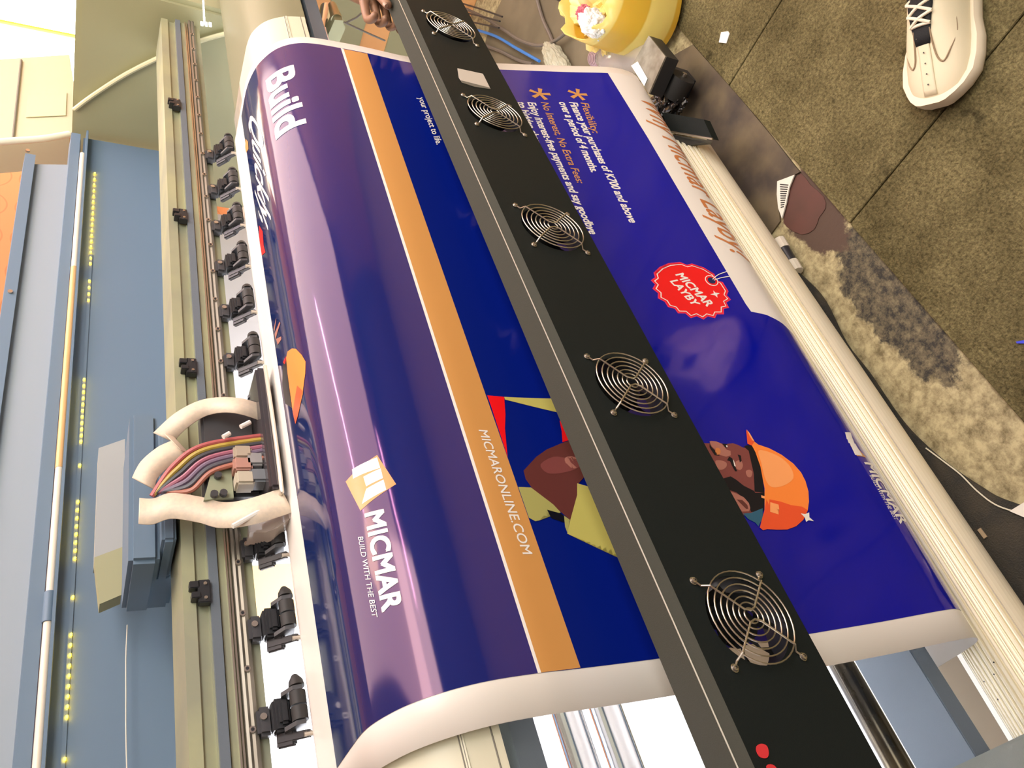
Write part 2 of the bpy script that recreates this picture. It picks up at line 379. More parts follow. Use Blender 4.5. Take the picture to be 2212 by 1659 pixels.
def text(body, bl, br, tl, m=None, layer=3, bold=0.0, shear=0.0, cap=True, space=1.0, raw=False):
    """text laid so that its box has baseline bl->br and upper-left corner tl (pixels)"""
    cu = bpy.data.curves.new('t', 'FONT'); cu.body = body; cu.size = 1; cu.offset = 0; cu.shear = shear; cu.resolution_u = 4; cu.space_character = space
    o = bpy.data.objects.new('t', cu); C.objects.link(o); dg = bpy.context.evaluated_depsgraph_get(); dg.update()
    me = bpy.data.meshes.new_from_object(o.evaluated_get(dg)); t = bmesh.new(); t.from_mesh(me)
    bpy.data.objects.remove(o); bpy.data.curves.remove(cu); bpy.data.meshes.remove(me)
    xs = [v.co.x for v in t.verts]; w = max(xs); x0 = min(xs)
    A, B, T = [Vector(p) if raw else inv(*p) for p in (bl, br, tl)]
    ex = (B-A)/(w-x0); ey = (T-A)/.70
    for v in t.verts:
        u, h = v.co.x-x0, v.co.y; v.co = A+ex*u+ey*h
    k_ = 0
    for (du, dh) in (((0, 0),) if bold < .004 else ((-1, 0), (1, 0), (0, 1), (0, -1), (0, 0)) if bold < .02 else ((-1, -1), (1, -1), (1, 1), (-1, 1), (0, 0), (1, 0), (-1, 0))):
        c_ = t.copy(); bmesh.ops.translate(c_, verts=c_.verts, vec=ex*du*bold+ey*dh*bold); lay(c_, layer+.12*k_, m or i_white); k_ += 1
    t.free()
s0 = s_of_t(5*K); s1 = s_of_t(22.6*K)
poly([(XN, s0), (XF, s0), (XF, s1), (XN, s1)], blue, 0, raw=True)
def band(px_a, px_b, m, layer):           # a stripe across the whole print, levels taken at two pixels
    sa, sb = inv(*px_a).y, inv(*px_b).y; poly([(XN, sa), (XF, sa), (XF, sb), (XN, sb)], m, layer, raw=True)
poly([(741, 107), (793, 117), (1253, 1443), (1166, 1454)], i_orange, 1)
poly([(736, 105), (742, 107), (1168, 1454), (1161, 1455)], i_white, 2)
# white heading panel
bp_ = [inv(1311, 156), inv(1400, 300), inv(1500, 470), inv(1610, 657), inv(1622, 674), inv(1655, 681), inv(1690, 700), inv(1714, 722)]
e2 = s1
poly([(XF+.002, bp_[0].y)]+[(q.x, q.y) for q in bp_]+[(bp_[-1].x-.05, bp_[-1].y+.05), (bp_[-1].x-.06, e2), (XF+.002, e2)], whitep, 1, raw=True)
wb, we = inv(1384, 216), inv(1586, 556)
text('Why Micmar Layby?', wb, we, wb+Vector((0, .052, 0)), i_rust, 3, .012, .3, space=1.02, raw=True)
# bullet copy
text('Flexibility:', (1254, 223), (1280, 289), (1270, 223), i_rust if False else i_orange, 3, .014, .2)
text('Finance your purchases of K700 and above', (1229, 222), (1360, 482), (1246, 222), i_white, 3, .024, .2)
text('over a period of 4 months.', (1207, 222), (1277, 373), (1224, 222), i_white, 3, .024, .2)
text('No Interest, No Extra Fees:', (1168, 222), (1247, 397), (1184, 222), i_orange, 3, .014, .2)
text('Enjoy interest-free payments and say goodbye', (1139, 222), (1274, 507), (1156, 222), i_white, 3, .024, .2)
text('to hidden charges.', (1117, 222), (1163, 332), (1134, 222), i_white, 3, .024, .2)
for (ax, ay) in ((1166, 204), (1248, 205)):
    c = inv(ax, ay); t = bmesh.new()
    for k in range(5):
        a = math.radians(90+72*k); d = Vector((math.cos(a), math.sin(a), 0)); n = Vector((-d.y, d.x, 0)); R_ = .021; w = .0045
        vs = [t.verts.new(c+d*R_*q+n*w*p*s_) for q, p, s_ in ((0, 1, .6), (0, -1, .6), (1, -1, 1), (1, 1, 1))]; t.faces.new(vs)
    lay(t, 3, i_orange)
text('your project to life.', (903, 212), (943, 314), (915, 209), i_white, 3, .016, .2)
text('MICMARONLINE.COM', (1033, 930), (1130, 1202), (1051, 928), i_white, 3, .012, .2)
text('Build', (577, 175), (599, 300), (634, 143), i_white, 3, .028)
text('Quickly,', (540, 250), (566, 482), (566, 262), i_white, 3, .018, .55, space=.95)
text('MICMAR', (790, 1112), (828, 1322), (829, 1102), i_white, 3, .03, .0)
text('BUILD WITH THE BEST', (775, 1161), (806, 1334), (786, 1160), i_white, 3, .006, .0)
# logo tiles
def quadp(*p, m=i_white, layer=3, sm=0): poly(list(p), m, layer, smooth=sm)
quadp((748, 1041), (815, 984), (856, 1047), (780, 1104), m=i_orange, layer=2)
quadp((762, 1015), (815, 989), (822, 1012), (764, 1035))
quadp((768, 1046), (824, 1015), (829, 1036), (790, 1060), m=i_orange, layer=3)
quadp((786, 1031), (823, 1013), (828, 1034), (792, 1052), layer=4)
quadp((792, 1057), (829, 1037), (835, 1059), (783, 1090))
quadp((1824, 935), (1835, 935), (1845, 960), (1832, 958)); quadp((1835, 962), (1848, 966), (1870, 990), (1850, 986), m=i_orange)
quadp((1833, 956), (1846, 960), (1862, 986), (1846, 984), layer=4); quadp((1824, 935), (1836, 936), (1840, 948), (1828, 950), layer=4)
text('MICMAR', (1866, 1000), (1944, 1132), (1884, 998), i_white, 3, .02, .25)
text('BUILD WITH THE BEST', (1877, 1028), (1932, 1125), (1884, 1028), i_white, 3, .004, .1)
# seal
SX = 2212/8.5077/2212  # zoom factor of the seal close-up
def zs(pts): return [(1380+a/8.508, 540+b_/8.508) for a, b_ in pts]
seal = zs([(750, 228), (880, 280), (970, 255), (1070, 330), (1190, 328), (1245, 410), (1385, 447), (1400, 510), (1400, 520), (1450, 570), (1540, 600), (1545, 700), (1645, 765), (1615, 840), (1690, 920), (1605, 975), (1655, 1070), (1560, 1090), (1560, 1190), (1430, 1190), (1395, 1262), (1265, 1228), (1185, 1288), (1060, 1225), (950, 1262), (850, 1175), (715, 1172), (655, 1090), (530, 1055), (470, 960), (345, 895), (345, 800), (245, 720), (290, 640), (215, 565), (290, 510), (265, 425), (375, 405), (378, 318), (510, 320), (535, 250), (660, 270)])
cx = sum(p[0] for p in seal)/len(seal); cy = sum(p[1] for p in seal)/len(seal)
def sc(pts, k): return [(cx+(a-cx)*k, cy+(b_-cy)*k) for a, b_ in pts]
poly(seal, i_pink, 1); poly(sc(seal, .965), i_red, 2); poly(sc(seal, .925), i_white, 3); poly(sc(seal, .895), i_red, 4)
def ringp(cxp, cyp, rx, ry, m, layer, rot=0, n=28):
    pts = []
    for k in range(n):
        a = 2*math.pi*k/n; u, v = rx*math.cos(a), ry*math.sin(a); pts.append((cxp+u*math.cos(rot)-v*math.sin(rot), cyp+u*math.sin(rot)+v*math.cos(rot)))
    poly(pts, m, layer)
hx, hy = 1380+1330/8.508, 540+575/8.508
ringp(hx, hy, 15.5, 10, i_white, 5, .5); ringp(hx, hy, 13.5, 8.4, i_red, 6, .5); ringp(hx, hy, 9, 6, i_navy, 7, .5)
text('MICMAR', zs([(665, 470)])[0], zs([(1245, 1055)])[0], zs([(795, 425)])[0], i_white, 6, .025, .1)
text('LAYBY', zs([(565, 590)])[0], zs([(1000, 1050)])[0], zs([(690, 550)])[0], i_white, 6, .025, .1)
def line(pts, w, m, layer, n=6):
    pp = catmull([(a, b_, 0) for a, b_ in pts], n) if len(pts) > 2 else [Vector((*p, 0)) for p in pts]
    L_, R_ = [], []
    for i, p in enumerate(pp):
        d = pp[min(i+1, len(pp)-1)]-pp[max(i-1, 0)]; d.normalize(); nn = Vector((-d.y, d.x, 0))*w/2
        L_.append((p.x+nn.x, p.y+nn.y)); R_.append((p.x-nn.x, p.y-nn.y))
    poly(L_+R_[::-1], m, layer)
line(zs([(1345, 555), (1450, 470), (1605, 412)]), 1.6, i_white, 8); line(zs([(1370, 572), (1510, 525), (1655, 500)]), 1.6, i_white, 8)
poly(zs([(1360, 755), (1395, 795), (1480, 812), (1430, 835), (1438, 892), (1395, 850), (1300, 828), (1370, 812)]), i_white, 6)
# worker with helmet (lower print)
def zh(pts): return [(1480+a/6.38, 900+b_/6.38) for a, b_ in pts]
poly(zh([(-200, 300), (150, 370), (250, 372), (330, 375), (350, 342), (420, 348), (490, 375), (560, 385), (650, 372), (720, 395), (800, 435), (880, 420), (960, 480), (1085, 1060), (1080, 1280), (1020, 1320), (900, 1400), (760, 1350), (-150, 1000)]), i_purple, 2)
poly(zh([(330, 350), (350, 342), (420, 348), (480, 372), (530, 410), (560, 460), (620, 480), (625, 540), (560, 560), (470, 535), (420, 470), (360, 420)]), i_skin2, 3)
poly(zh([(410, 620), (480, 610), (560, 640), (560, 700), (500, 740), (440, 720)]), i_skin2, 3, smooth=3)
poly(zh([(690, 630), (760, 610), (790, 680), (760, 740), (700, 720)]), i_skin2, 3, smooth=3)
poly(zh([(830, 760), (880, 740), (920, 770), (900, 840), (850, 830)]), i_skin2, 3, smooth=3)
poly(zh([(330, 385), (360, 430), (390, 500), (440, 530), (470, 545), (400, 540), (360, 480), (330, 430)]), i_dark, 4)
poly(zh([(420, 440), (470, 450), (480, 510), (440, 535), (410, 500)]), i_red if False else i_rust, 4, smooth=3)
poly(zh([(600, 560), (640, 580), (690, 720), (710, 760), (680, 760), (640, 690), (610, 620), (570, 610)]), i_dark, 5)
poly(zh([(650, 600), (665, 620), (690, 700), (670, 690)]), i_white, 6)
poly(zh([(715, 530), (760, 545), (770, 620), (745, 640), (735, 580)]), i_dark, 5)
poly(zh([(505, 380), (560, 385), (580, 400), (560, 440), (530, 420)]), i_dark, 5)
poly(zh([(555, 405), (575, 408), (575, 432), (560, 430)]), i_white, 6)
poly(zh([(520, 860), (620, 830), (700, 880), (800, 960), (940, 1030), (960, 1060), (1085, 1060), (1080, 1300), (1000, 1320), (900, 1320), (880, 1250), (820, 1150), (700, 1050), (600, 1020)]), i_dark, 4)
poly(zh([(800, 420), (850, 400), (920, 410), (985, 520), (1050, 760), (1085, 1060), (950, 1040), (940, 800), (900, 620), (870, 480)]), i_dark, 4)
poly(zh([(610, 1040), (700, 1070), (800, 1120), (870, 1200), (890, 1270), (870, 1315), (780, 1320), (740, 1270)]), i_skin2, 5)
poly(zh([(700, 1150), (780, 1160), (850, 1230), (860, 1280), (830, 1280), (760, 1210)]), i_skin, 6)
poly(zh([(790, 1345), (900, 1335), (1060, 1270), (1060, 1400), (1000, 1520), (960, 1470), (860, 1420)]), i_teal, 5)
poly(zh([(905, 395), (940, 350), (1000, 395), (1150, 445), (1320, 535), (1480, 655), (1590, 780), (1650, 900), (1690, 1040), (1697, 1180), (1680, 1300), (1620, 1430), (1520, 1520), (1400, 1565), (1260, 1568), (1110, 1560), (1065, 1575), (1020, 1540), (1050, 1420), (1085, 1290), (1085, 1000), (1030, 700), (960, 500)]), i_helm, 6)
poly(zh([(1150, 1150), (1300, 1180), (1450, 1230), (1600, 1250), (1680, 1300), (1620, 1430), (1520, 1520), (1400, 1565), (1260, 1568), (1110, 1560), (1150, 1400)]), i_helm2, 7)
poly(zh([(1000, 480), (1150, 500), (1330, 590), (1450, 720), (1480, 860), (1350, 960), (1180, 980), (1090, 860), (1040, 650)]), i_helm3, 7, smooth=3)
poly(zh([(1085, 1290), (1110, 1150), (1150, 1240), (1150, 1400), (1110, 1565), (1065, 1575), (1020, 1540), (1050, 1420)]), i_helm2, 8)
poly(zh([(830, 190), (870, 240), (925, 320), (945, 355), (910, 410), (850, 385)]), i_helm2, 7); poly(zh([(838, 188), (880, 240), (945, 352), (915, 340), (880, 280)]), i_helm3, 8)
poly(zh([(1160, 1190), (1275, 1225), (1285, 1290), (1205, 1265), (1205, 1300), (1275, 1330), (1275, 1360), (1160, 1325)]), i_helm3, 9)
poly(zh([(1035, 1095), (1085, 1110), (1088, 1145), (1040, 1130)]), i_helm3, 9)
poly(zh([(1580, 1345), (1640, 1355), (1697, 1332), (1700, 1400), (1762, 1452), (1690, 1440), (1655, 1462), (1635, 1400)]), i_white, 9)
# worker's overalls and arm (upper print, partly behind the fan bar)
def zo(pts): return [(1020+a/4.365, 830+b_/4.365) for a, b_ in pts]
poly(zo([(138, 110), (298, 125), (310, 290), (305, 420), (330, 690), (180, 230)]), i_red, 3)
poly(zo([(298, 125), (740, 140), (1300, 170), (1300, 420), (790, 268), (305, 150)]), i_yellow, 3)
poly(zo([(820, 350), (1150, 420), (1150, 560), (900, 535), (848, 552), (840, 450)]), i_red, 3)
poly(zo([(480, 820), (600, 690), (700, 620), (830, 565), (905, 540), (1200, 560), (1300, 800), (1060, 870), (1000, 940), (985, 1050), (920, 1285), (760, 1150), (560, 985), (500, 900)]), i_skin, 3)
poly(zo([(640, 760), (760, 690), (880, 700), (990, 690), (1010, 780), (900, 830), (760, 850), (680, 830)]), i_purple, 4, smooth=3)
poly(zo([(870, 700), (960, 690), (1010, 760), (960, 800), (890, 770)]), i_rust if False else i_skin2, 4, smooth=3)
poly(zo([(430, 975), (550, 980), (760, 1140), (830, 1215), (700, 1190), (630, 1290), (590, 1298), (530, 1265)]), i_green, 4)
poly(zo([(985, 940), (1090, 970), (1500, 1200), (1500, 1700), (1345, 1580), (890, 1415), (920, 1285), (985, 1050)]), i_yellow, 4)
poly(zo([(860, 1245), (915, 1285), (893, 1410), (870, 1350)]), i_green, 5)
poly(zo([(700, 1190), (830, 1225), (862, 1250), (862, 1310), (740, 1270)]), i_dark, 5)
# artwork just leaving the print line: helmet top, fingers, red letter
def zq(pts): return [(540+a/5.183, 640+b_/5.183) for a, b_ in pts]
poly(zq([(415, 690), (430, 620), (480, 585), (525, 590), (590, 660), (632, 735), (628, 870), (600, 1100), (550, 1330), (520, 1430), (490, 1300), (460, 1080), (430, 850)]), i_helm, 3)
poly(zq([(540, 1000), (600, 1060), (550, 1330), (520, 1430), (490, 1300)]), i_helm2, 4)
poly(zq([(380, 740), (415, 700), (440, 950), (470, 1180), (480, 1250), (400, 1200), (370, 980)]), i_dark, 3)
poly(zq([(410, 670), (400, 700), (380, 740), (400, 760), (413, 720)]), i_red, 4)
for f_ in ([(275, 370), (300, 245), (302, 270), (285, 390)], [(285, 420), (340, 285), (350, 300), (310, 430), (295, 490)], [(300, 480), (360, 450), (362, 480), (320, 545)]): poly(zq(f_), i_skin2, 3)
poly([(561, 487), (569, 500), (571, 530), (575, 545), (567, 552), (562, 520)], i_red, 3)
poly([(532, 300), (537, 306), (538, 322), (533, 330), (531, 318)], i_orange, 3)
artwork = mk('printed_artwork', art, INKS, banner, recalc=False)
artwork['label'] = 'blue printed artwork with orange stripe, white lettering, red seal and helmeted worker'

# ================================================================== PRINTER BODY
pr = thing('large_format_printer', 'grey roll-to-roll large format printer with cream front platen, beam and dark carriage bay', 'printer', (.9, 1.05, -H))
XL, XR = -.75, 1.62       # platen run
def off_prof(lst, d):     # platen surface just under the paper
    out = []
    for i, p in enumerate(lst):
        a = Vector(lst[max(i-1, 0)]); b_ = Vector(lst[min(i+1, len(lst)-1)]); t = (b_-a).normalized(); n = Vector((t.y, -t.x))
        q = Vector(p)-n*d*(1 if True else -1); out.append((q.x, q.y))
    return out
pts = [(.853, -.254), (.80, -.2545), (.765, -.2555), (.738, -.262), (.712, -.281), (.693, -.312), (.683, -.349), (.683, -.352)]
curve = [(q.y, q.z) for q in catmull([(0, a, b_) for a, b_ in pts], 5)]
bm = BM(); extr(bm, curve+[(.70, -.357), (.74, -.33), (.80, -.30), (.853, -.275)], XL, XR)
# raised seams of the three cover plates
for (ya, za, yb, zb) in ((.6915, -.3135, .689, -.3185), (.6842, -.344, .6835, -.3475)):
    extr(bm, [(ya, za), (yb, zb), (yb+.004, zb), (ya+.004, za)], XL, XR)
mk('front_platen', bm, cream, pr, smooth=True)
bm = BM()
for (y_, z_) in ((.6912, -.3145), (.6905, -.317), (.6838, -.3445)):
    tube(bm, [(XL, y_, z_), (XR, y_, z_)], .0008, 6)
mk('platen_seam', bm, mat('seam_gap', (.18, .17, .14), .7), pr)  # dark lines along the plate joints
bm = BM(); extr(bm, [(.853, -.2545), (.938, -.2565), (.965, -.28), (.985, -.335), (.97, -.34), (.93, -.30), (.853, -.275)], XL, XR)
mk('print_platen', bm, alu, pr, smooth=True)
# beam with linear rail
BS = .9245
def bs(l): return [(y_*BS, z_*BS) for y_, z_ in l]
def bsx(bm_, x0_, a, x1_, b_): box(bm_, (x0_, a[0]*BS, a[1]*BS), (x1_, b_[0]*BS, b_[1]*BS))
bm = BM(); extr(bm, bs([(1.06, -.1335), (1.06, -.150), (1.066, -.151), (1.066, -.166), (1.062, -.166), (1.062, -.182), (1.060, -.182), (1.06, -.229), (1.075, -.232), (1.16, -.232), (1.17, -.222), (1.17, -.14), (1.16, -.13)]), XL, 2.1)
mk('beam', bm, beam_m, pr)
bm = BM(); bsx(bm, XL, (1.054, -.1800), 2.1, (1.0615, -.168)); mk('encoder_strip', bm, greyblue, pr)
for z_ in (-.1925, -.1965):
    bm = BM(); bsx(bm, XL, (1.056, z_-.0012), 2.1, (1.061, z_+.0012)); mk('guide_strip', bm, steel, pr)
bm = BM(); extr(bm, bs([(1.0600, -.1995), (1.049, -.1998), (1.0475, -.203), (1.0495, -.2065), (1.0475, -.210), (1.049, -.2148), (1.0600, -.215)]), XL, 2.1)
rail = mk('linear_rail', bm, mat('rail_steel', (.20, .19, .16), .35, .7), pr)
for k in range(-3, 24):
    X_ = (.365+.0795*k)*BS; bm = BM()
    tube(bm, [(X_, 1.0462*BS, -.207*BS), (X_, 1.0495*BS, -.207*BS)], .0040, 14); tube(bm, [(X_, 1.0455*BS, -.207*BS), (X_, 1.0465*BS, -.207*BS)], .0021, 8, 1)
    mk('rail_bolt', bm, [steel, blackp], rail)
# small black sensor clips on the beam
def clip(X_):
    b1 = BM(); box(b1, (X_-.016, .968, -.155), (X_+.016, .980, -.140), .001); box(b1, (X_+.005, .968, -.143), (X_+.015, .982, -.130), .001); box(b1, (X_-.010, .966, -.143), (X_-.001, .982, -.132), .001)
    o = mk('sensor_clip', b1, blackp, pr)
    for dx in (-.01, .01):
        b2 = BM(); tube(b2, [(X_+dx, .9665, -.149), (X_+dx, .969, -.149)], .0022, 10); mk('clip_screw', b2, steel, o)
for p in ((432, 1278), (404, 790), (389, 463), (377, 222)): clip(P(*p, y=.97).x)
# rear panel of the carriage bay, shelf, hood
YB = 1.36
bm = BM(); box(bm, (XL, YB, -.24), (2.1, YB+.012, .033)); mk('bay_rear_panel', bm, greyblue2, pr)
bm = BM(); box(bm, (XL, 1.17, -.222), (2.1, YB, -.214)); mk('bay_shelf', bm, greyblue2, pr)
def at(phi, y): return -y*math.tan(math.radians(phi))
bm = BM(); extr(bm, [(1.335, at(-.95, 1.335)), (1.335, at(-1.15, 1.335)), (1.36, at(-1.2, 1.36)), (1.36, at(-.9, 1.36))], XL, 2.1); mk('hood_lip', bm, greyblue2, pr)
bm = BM(); extr(bm, [(1.35, at(-1.7, 1.35)), (1.35, at(-2.62, 1.35)), (1.40, at(-2.75, 1.40)), (1.40, at(-1.6, 1.40))], XL, 2.1); mk('hood_edge', bm, greyblue2, pr)
bm = BM(); extr(bm, [(1.37, at(-2.6, 1.37)), (1.385, at(-5.75, 1.385)), (1.40, at(-5.75, 1.40)), (1.385, at(-2.6, 1.385))], XL, 1.98); mk('hood_plate', bm, palecover, pr)
bm = BM(); extr(bm, [(1.37, at(-5.7, 1.37)), (1.37, at(-6.65, 1.37)), (1.41, at(-6.7, 1.41)), (1.41, at(-5.7, 1.41))], XL, 2.0); hf = mk('hood_frame', bm, greyblue2, pr)
for p in ((60, 325), (22, 630)):
    bm = BM(); q = P(*p, y=1.368); tube(bm, [(q.x, 1.366, q.z), (q.x, 1.371, q.z)], .005, 12)
    mk('frame_screw', bm, steel, hf)
# pale cover-rod (acrylic tube) with black sleeve
bm = BM(); yz = (1.345, at(-1.38, 1.345)); xs_ = P(100, 1345, y=1.345).x; xe_ = P(106, 1280, y=1.345).x
rodm = mat('frosted_rod', (.82, .74, .6), .3)
tube(bm, [(XL, *yz), (2.0, *yz)], .0062, 14); rod = mk('cover_rod', bm, rodm, pr, smooth=True)
bm = BM(); tube(bm, [(xs_, *yz), (xe_, *yz)], .0085, 16); mk('rod_sleeve', bm, greyblue2, rod, smooth=True)
bm = BM(); tube(bm, [(.99, *yz), (1.55, *yz)], .0068, 14); mk('rod_amber_section', bm, mat('amber_rod', (.75, .45, .2), .3), rod, smooth=True)
# LED strip
led = thing('led_strip', 'string of small yellow glowing lights along the carriage bay wall', 'led strip', (.9, YB-.004, at(0, 1)))
bm = BM(); box(bm, (XL, YB-.0025, -.003), (1.62, YB-.0003, .003)); mk('strip_tape', bm, greyblue2, led)
def lamp(px, py, s):
    s *= .8; X_ = P(px, py, y=YB-.004).x; b1 = BM(); z_ = P(px, py, y=YB-.004).z
    box(b1, (X_-.004*s, YB-.006, z_-.0028*s), (X_+.004*s, YB-.0025, z_+.0028*s), .0006); return mk('led_lamp', b1, emit_led, led)
ys_ = []
for a, b_, n in ((368, 575, 17), (600, 655, 4), (813, 960, 11), (1005, 1010, 1), (1075, 1215, 8), (1290, 1291, 1), (1360, 1560, 9), (1640, 1641, 1)):
    for k in range(n): ys_.append(a+(b_-a)*(k+.5)/n if n > 1 else a)
Xl = [P(205-.0512*(y_-370), y_, y=YB-.004).x for y_ in ys_]
for y_ in ys_: lamp(205-.0512*(y_-370), y_, .75)
# loose white cable in the bay
bm = BM(); tube(bm, catmull([P(275, 1350, y=1.33), P(272, 1420, y=1.33), P(272, 1500, y=1.33), P(272, 1580, y=1.33), P(275, 1700, y=1.33)], 6), .0011, 6)
mk('bay_wire', bm, mat('white_wire', (.6, .58, .5), .5), pr)
# end cover plate with its bright curved rim
XE = 2.12
arc = catmull([P(160, 235, x=XE), P(200, 205, x=XE), P(270, 160, x=XE), P(350, 120, x=XE), P(430, 88, x=XE), P(510, 66, x=XE), P(572, 56, x=XE)], 8)
bm = BM(); poly_pts = [v.copy() for v in arc]+[Vector((XE, .945, -.42)), Vector((XE, 1.40, -.42)), Vector((XE, 1.40, arc[0].z))]
slab(bm, poly_pts, .012, up=(1, 0, 0)); tri(bm); ec = mk('end_cover_plate', bm, housing, pr)
bm = BM(); tube(bm, [v+Vector((-.004, 0, 0)) for v in arc], .0058, 8); mk('cover_rim', bm, mat('pale_rim', (.62, .6, .38), .45), ec, smooth=True)
bm = BM(); box(bm, (XE+.012, .94, -.42), (2.9, 1.55, .062), .012); mk('service_end_housing', bm, housing, pr, smooth=True)
bm = BM(); box(bm, (XL-.02, .72, -.46), (XL, 1.42, .2)); mk('near_end_plate', bm, housing, pr)
# vent of the end housing (tiny light slots)
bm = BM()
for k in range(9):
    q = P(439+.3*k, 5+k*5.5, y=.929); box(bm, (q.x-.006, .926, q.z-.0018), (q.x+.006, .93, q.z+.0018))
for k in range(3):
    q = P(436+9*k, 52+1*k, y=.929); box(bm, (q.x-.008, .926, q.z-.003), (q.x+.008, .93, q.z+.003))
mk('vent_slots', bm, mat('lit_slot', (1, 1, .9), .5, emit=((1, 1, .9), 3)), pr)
# red stop knob on the end housing
q = P(530, 45, y=.93); st = BM(); tube(st, [(q.x, .90, q.z), (q.x, .93, q.z)], .03, 20); o = mk('knob_collar', st, mat('pale_plastic', (.45, .43, .3), .5), pr, smooth=True)
st = BM(); tube(st, [(q.x, .875, q.z), (q.x, .885, q.z), (q.x, .90, q.z)], [.016, .02, .014], 20); mk('stop_knob', st, mat('faded_red', (.5, .2, .14), .5), o, smooth=True)
# stand: front beam, chrome rollers, dark beam under platen, legs and foot
bm = BM(); extr(bm, [(.745, -.3915), (.70, -.40), (.70, -.372), (.745, -.365)], XL, 2.6)
mk('under_platen_beam', bm, greyblue, pr)
bm = BM(); box(bm, (XL, .715, -1.034), (1.38, .807, -1.0), .0015); fb = mk('stand_crossbeam', bm, mat('pale_bluegrey_enamel', (.12, .16, .21), .45, bump=(500, .15)), pr)
def rollerx(y_, z_, r_, m, x0, x1, label=None):
    b1 = BM(); tube(b1, [(x0, y_, z_), (x1, y_, z_)], r_, 28); return mk('guide_roller', b1, m, pr, smooth=True, label=label)
rollerx(.93, -.93*math.tan(math.radians(32.05)), .0185+.003, chrome, -.7, 1.5)
rollerx(.93, -.93*math.tan(math.radians(34.7)), .0215+.003, chrome, -.7, 1.5)
dk = mat('sooty_steel_tube', (.02, .018, .015), .22, .6, noise=(6, (.16, .12, .06)))
rollerx(.86, -.86*math.tan(math.radians(50.3)), .0185, dk, -.7, 1.42, 'sooty dark steel tube')
bm = BM(); box(bm, (.02, .60, -1.25), (.0785, .82, -.99), .004)
mk('leg', bm, mat('greengrey_enamel', (.15, .17, .155), .5, bump=(500, .15)), pr)
bm = BM(); box(bm, (.0, .56, -1.25), (.0785, .62, -1.04), .004); mk('foot', bm, greyblue, pr)
bm = BM(); box(bm, (1.38, .73, -1.25), (1.45, .80, -.39), .004); mk('leg', bm, housing, pr)
bm = BM(); sc_ = [(y_+.006, z_-.004) for y_, z_ in curve]; extr(bm, sc_+[(.70, -.362), (.93, -.35), (.93, -.258)], XR, 2.6); mk('service_front_cover', bm, mat('olive_grey_cover', (.20, .20, .12), .5), pr, smooth=True)

# ------------------------------------------------------------------ pinch roller clamps
clampY = [332.5, 408, 486, 572.6, 669.5, 776, 895, 1031, 1181, 1354, 1554]
def clamp_parts(X_, root):
    # mounting ear on the beam (bolt), body, side cheeks, rollers, release lever
    b1 = BM(); box(b1, (X_-.019, .962, -.2150), (X_+.015, .979, -.1965), .004); ear = mk('mount_ear', b1, dgrey, root, smooth=True)
    b1 = BM(); tube(b1, [(X_+.002, .9595, -.2035), (X_+.002, .963, -.2035)], .0040, 12); mk('bolt', b1, steel, ear)
    b1 = BM(); box(b1, (X_-.022, .948, -.2330), (X_+.017, .970, -.2120), .003); box(b1, (X_-.016, .941, -.2300), (X_+.012, .952, -.2180), .003); mk('clamp_body', b1, blackp, root, smooth=True)
    for dx in (-.025, .016):
        b1 = BM(); slab(b1, [(X_+dx, .965, -.226), (X_+dx, .960, -.240), (X_+dx, .942, -.246), (X_+dx, .926, -.243), (X_+dx, .928, -.232), (X_+dx, .945, -.222)], .005, up=(1, 0, 0)); mk('yoke', b1, dgrey, root)
    b1 = BM()
    tube(b1, [(X_-.019, .934, -.2385), (X_-.003, .934, -.2385)], .0095, 18); tube(b1, [(X_-.001, .934, -.2385), (X_+.015, .934, -.2385)], .0095, 18)
    tube(b1, [(X_+.021, .934, -.2385), (X_+.028, .935, -.2385), (X_+.036, .938, -.2385)], [.0095, .0085, .004], 16)
    mk('pinch_roller', b1, rubber, root, smooth=True)
    b1 = BM(); Mx = Matrix.Translation((X_-.031, .950, -.231)) @ Matrix.Rotation(math.radians(-14), 4, 'Z') @ Matrix.Rotation(math.radians(38), 4, 'X')
    box(b1, (-.004, -.026, -.004), (.005, .020, .004), .0015, M=Mx); box(b1, (-.009, -.004, -.005), (.009, .022, .003), .002, M=Mx)
    mk('release_lever', b1, dgrey, root)
    b1 = BM(); q = Mx @ Vector((0, -.025, 0)); tube(b1, [q+Vector((0, 0, -.005)), q+Vector((0, 0, .007))], .003, 10); mk('lever_pin', b1, steel, root)
for k, y_ in enumerate(clampY):
    X_ = P(450+.095*(y_-332)+4, y_, y=.965).x
    lab = {0: 'black pinch roller clamp farthest away, next to the printer end cover', 6: 'black pinch roller clamp just beyond the print carriage', 7: 'black pinch roller clamp half hidden by the ribbon cables of the carriage',
           8: 'black pinch roller clamp closest to the carriage on the near side', 9: 'black pinch roller clamp, second from the near bottom edge', 10: 'black pinch roller clamp nearest the bottom edge of the photo'}.get(k, 'black pinch roller clamp, %s one beyond the carriage' % {1: 'sixth', 2: 'fifth', 3: 'fourth', 4: 'third', 5: 'second'}.get(k, ''))
    t = thing('pinch_roller_clamp', lab, 'roller clamp', (X_, .95, -.247), 'pinch roller clamps along the beam'); clamp_parts(X_, t)

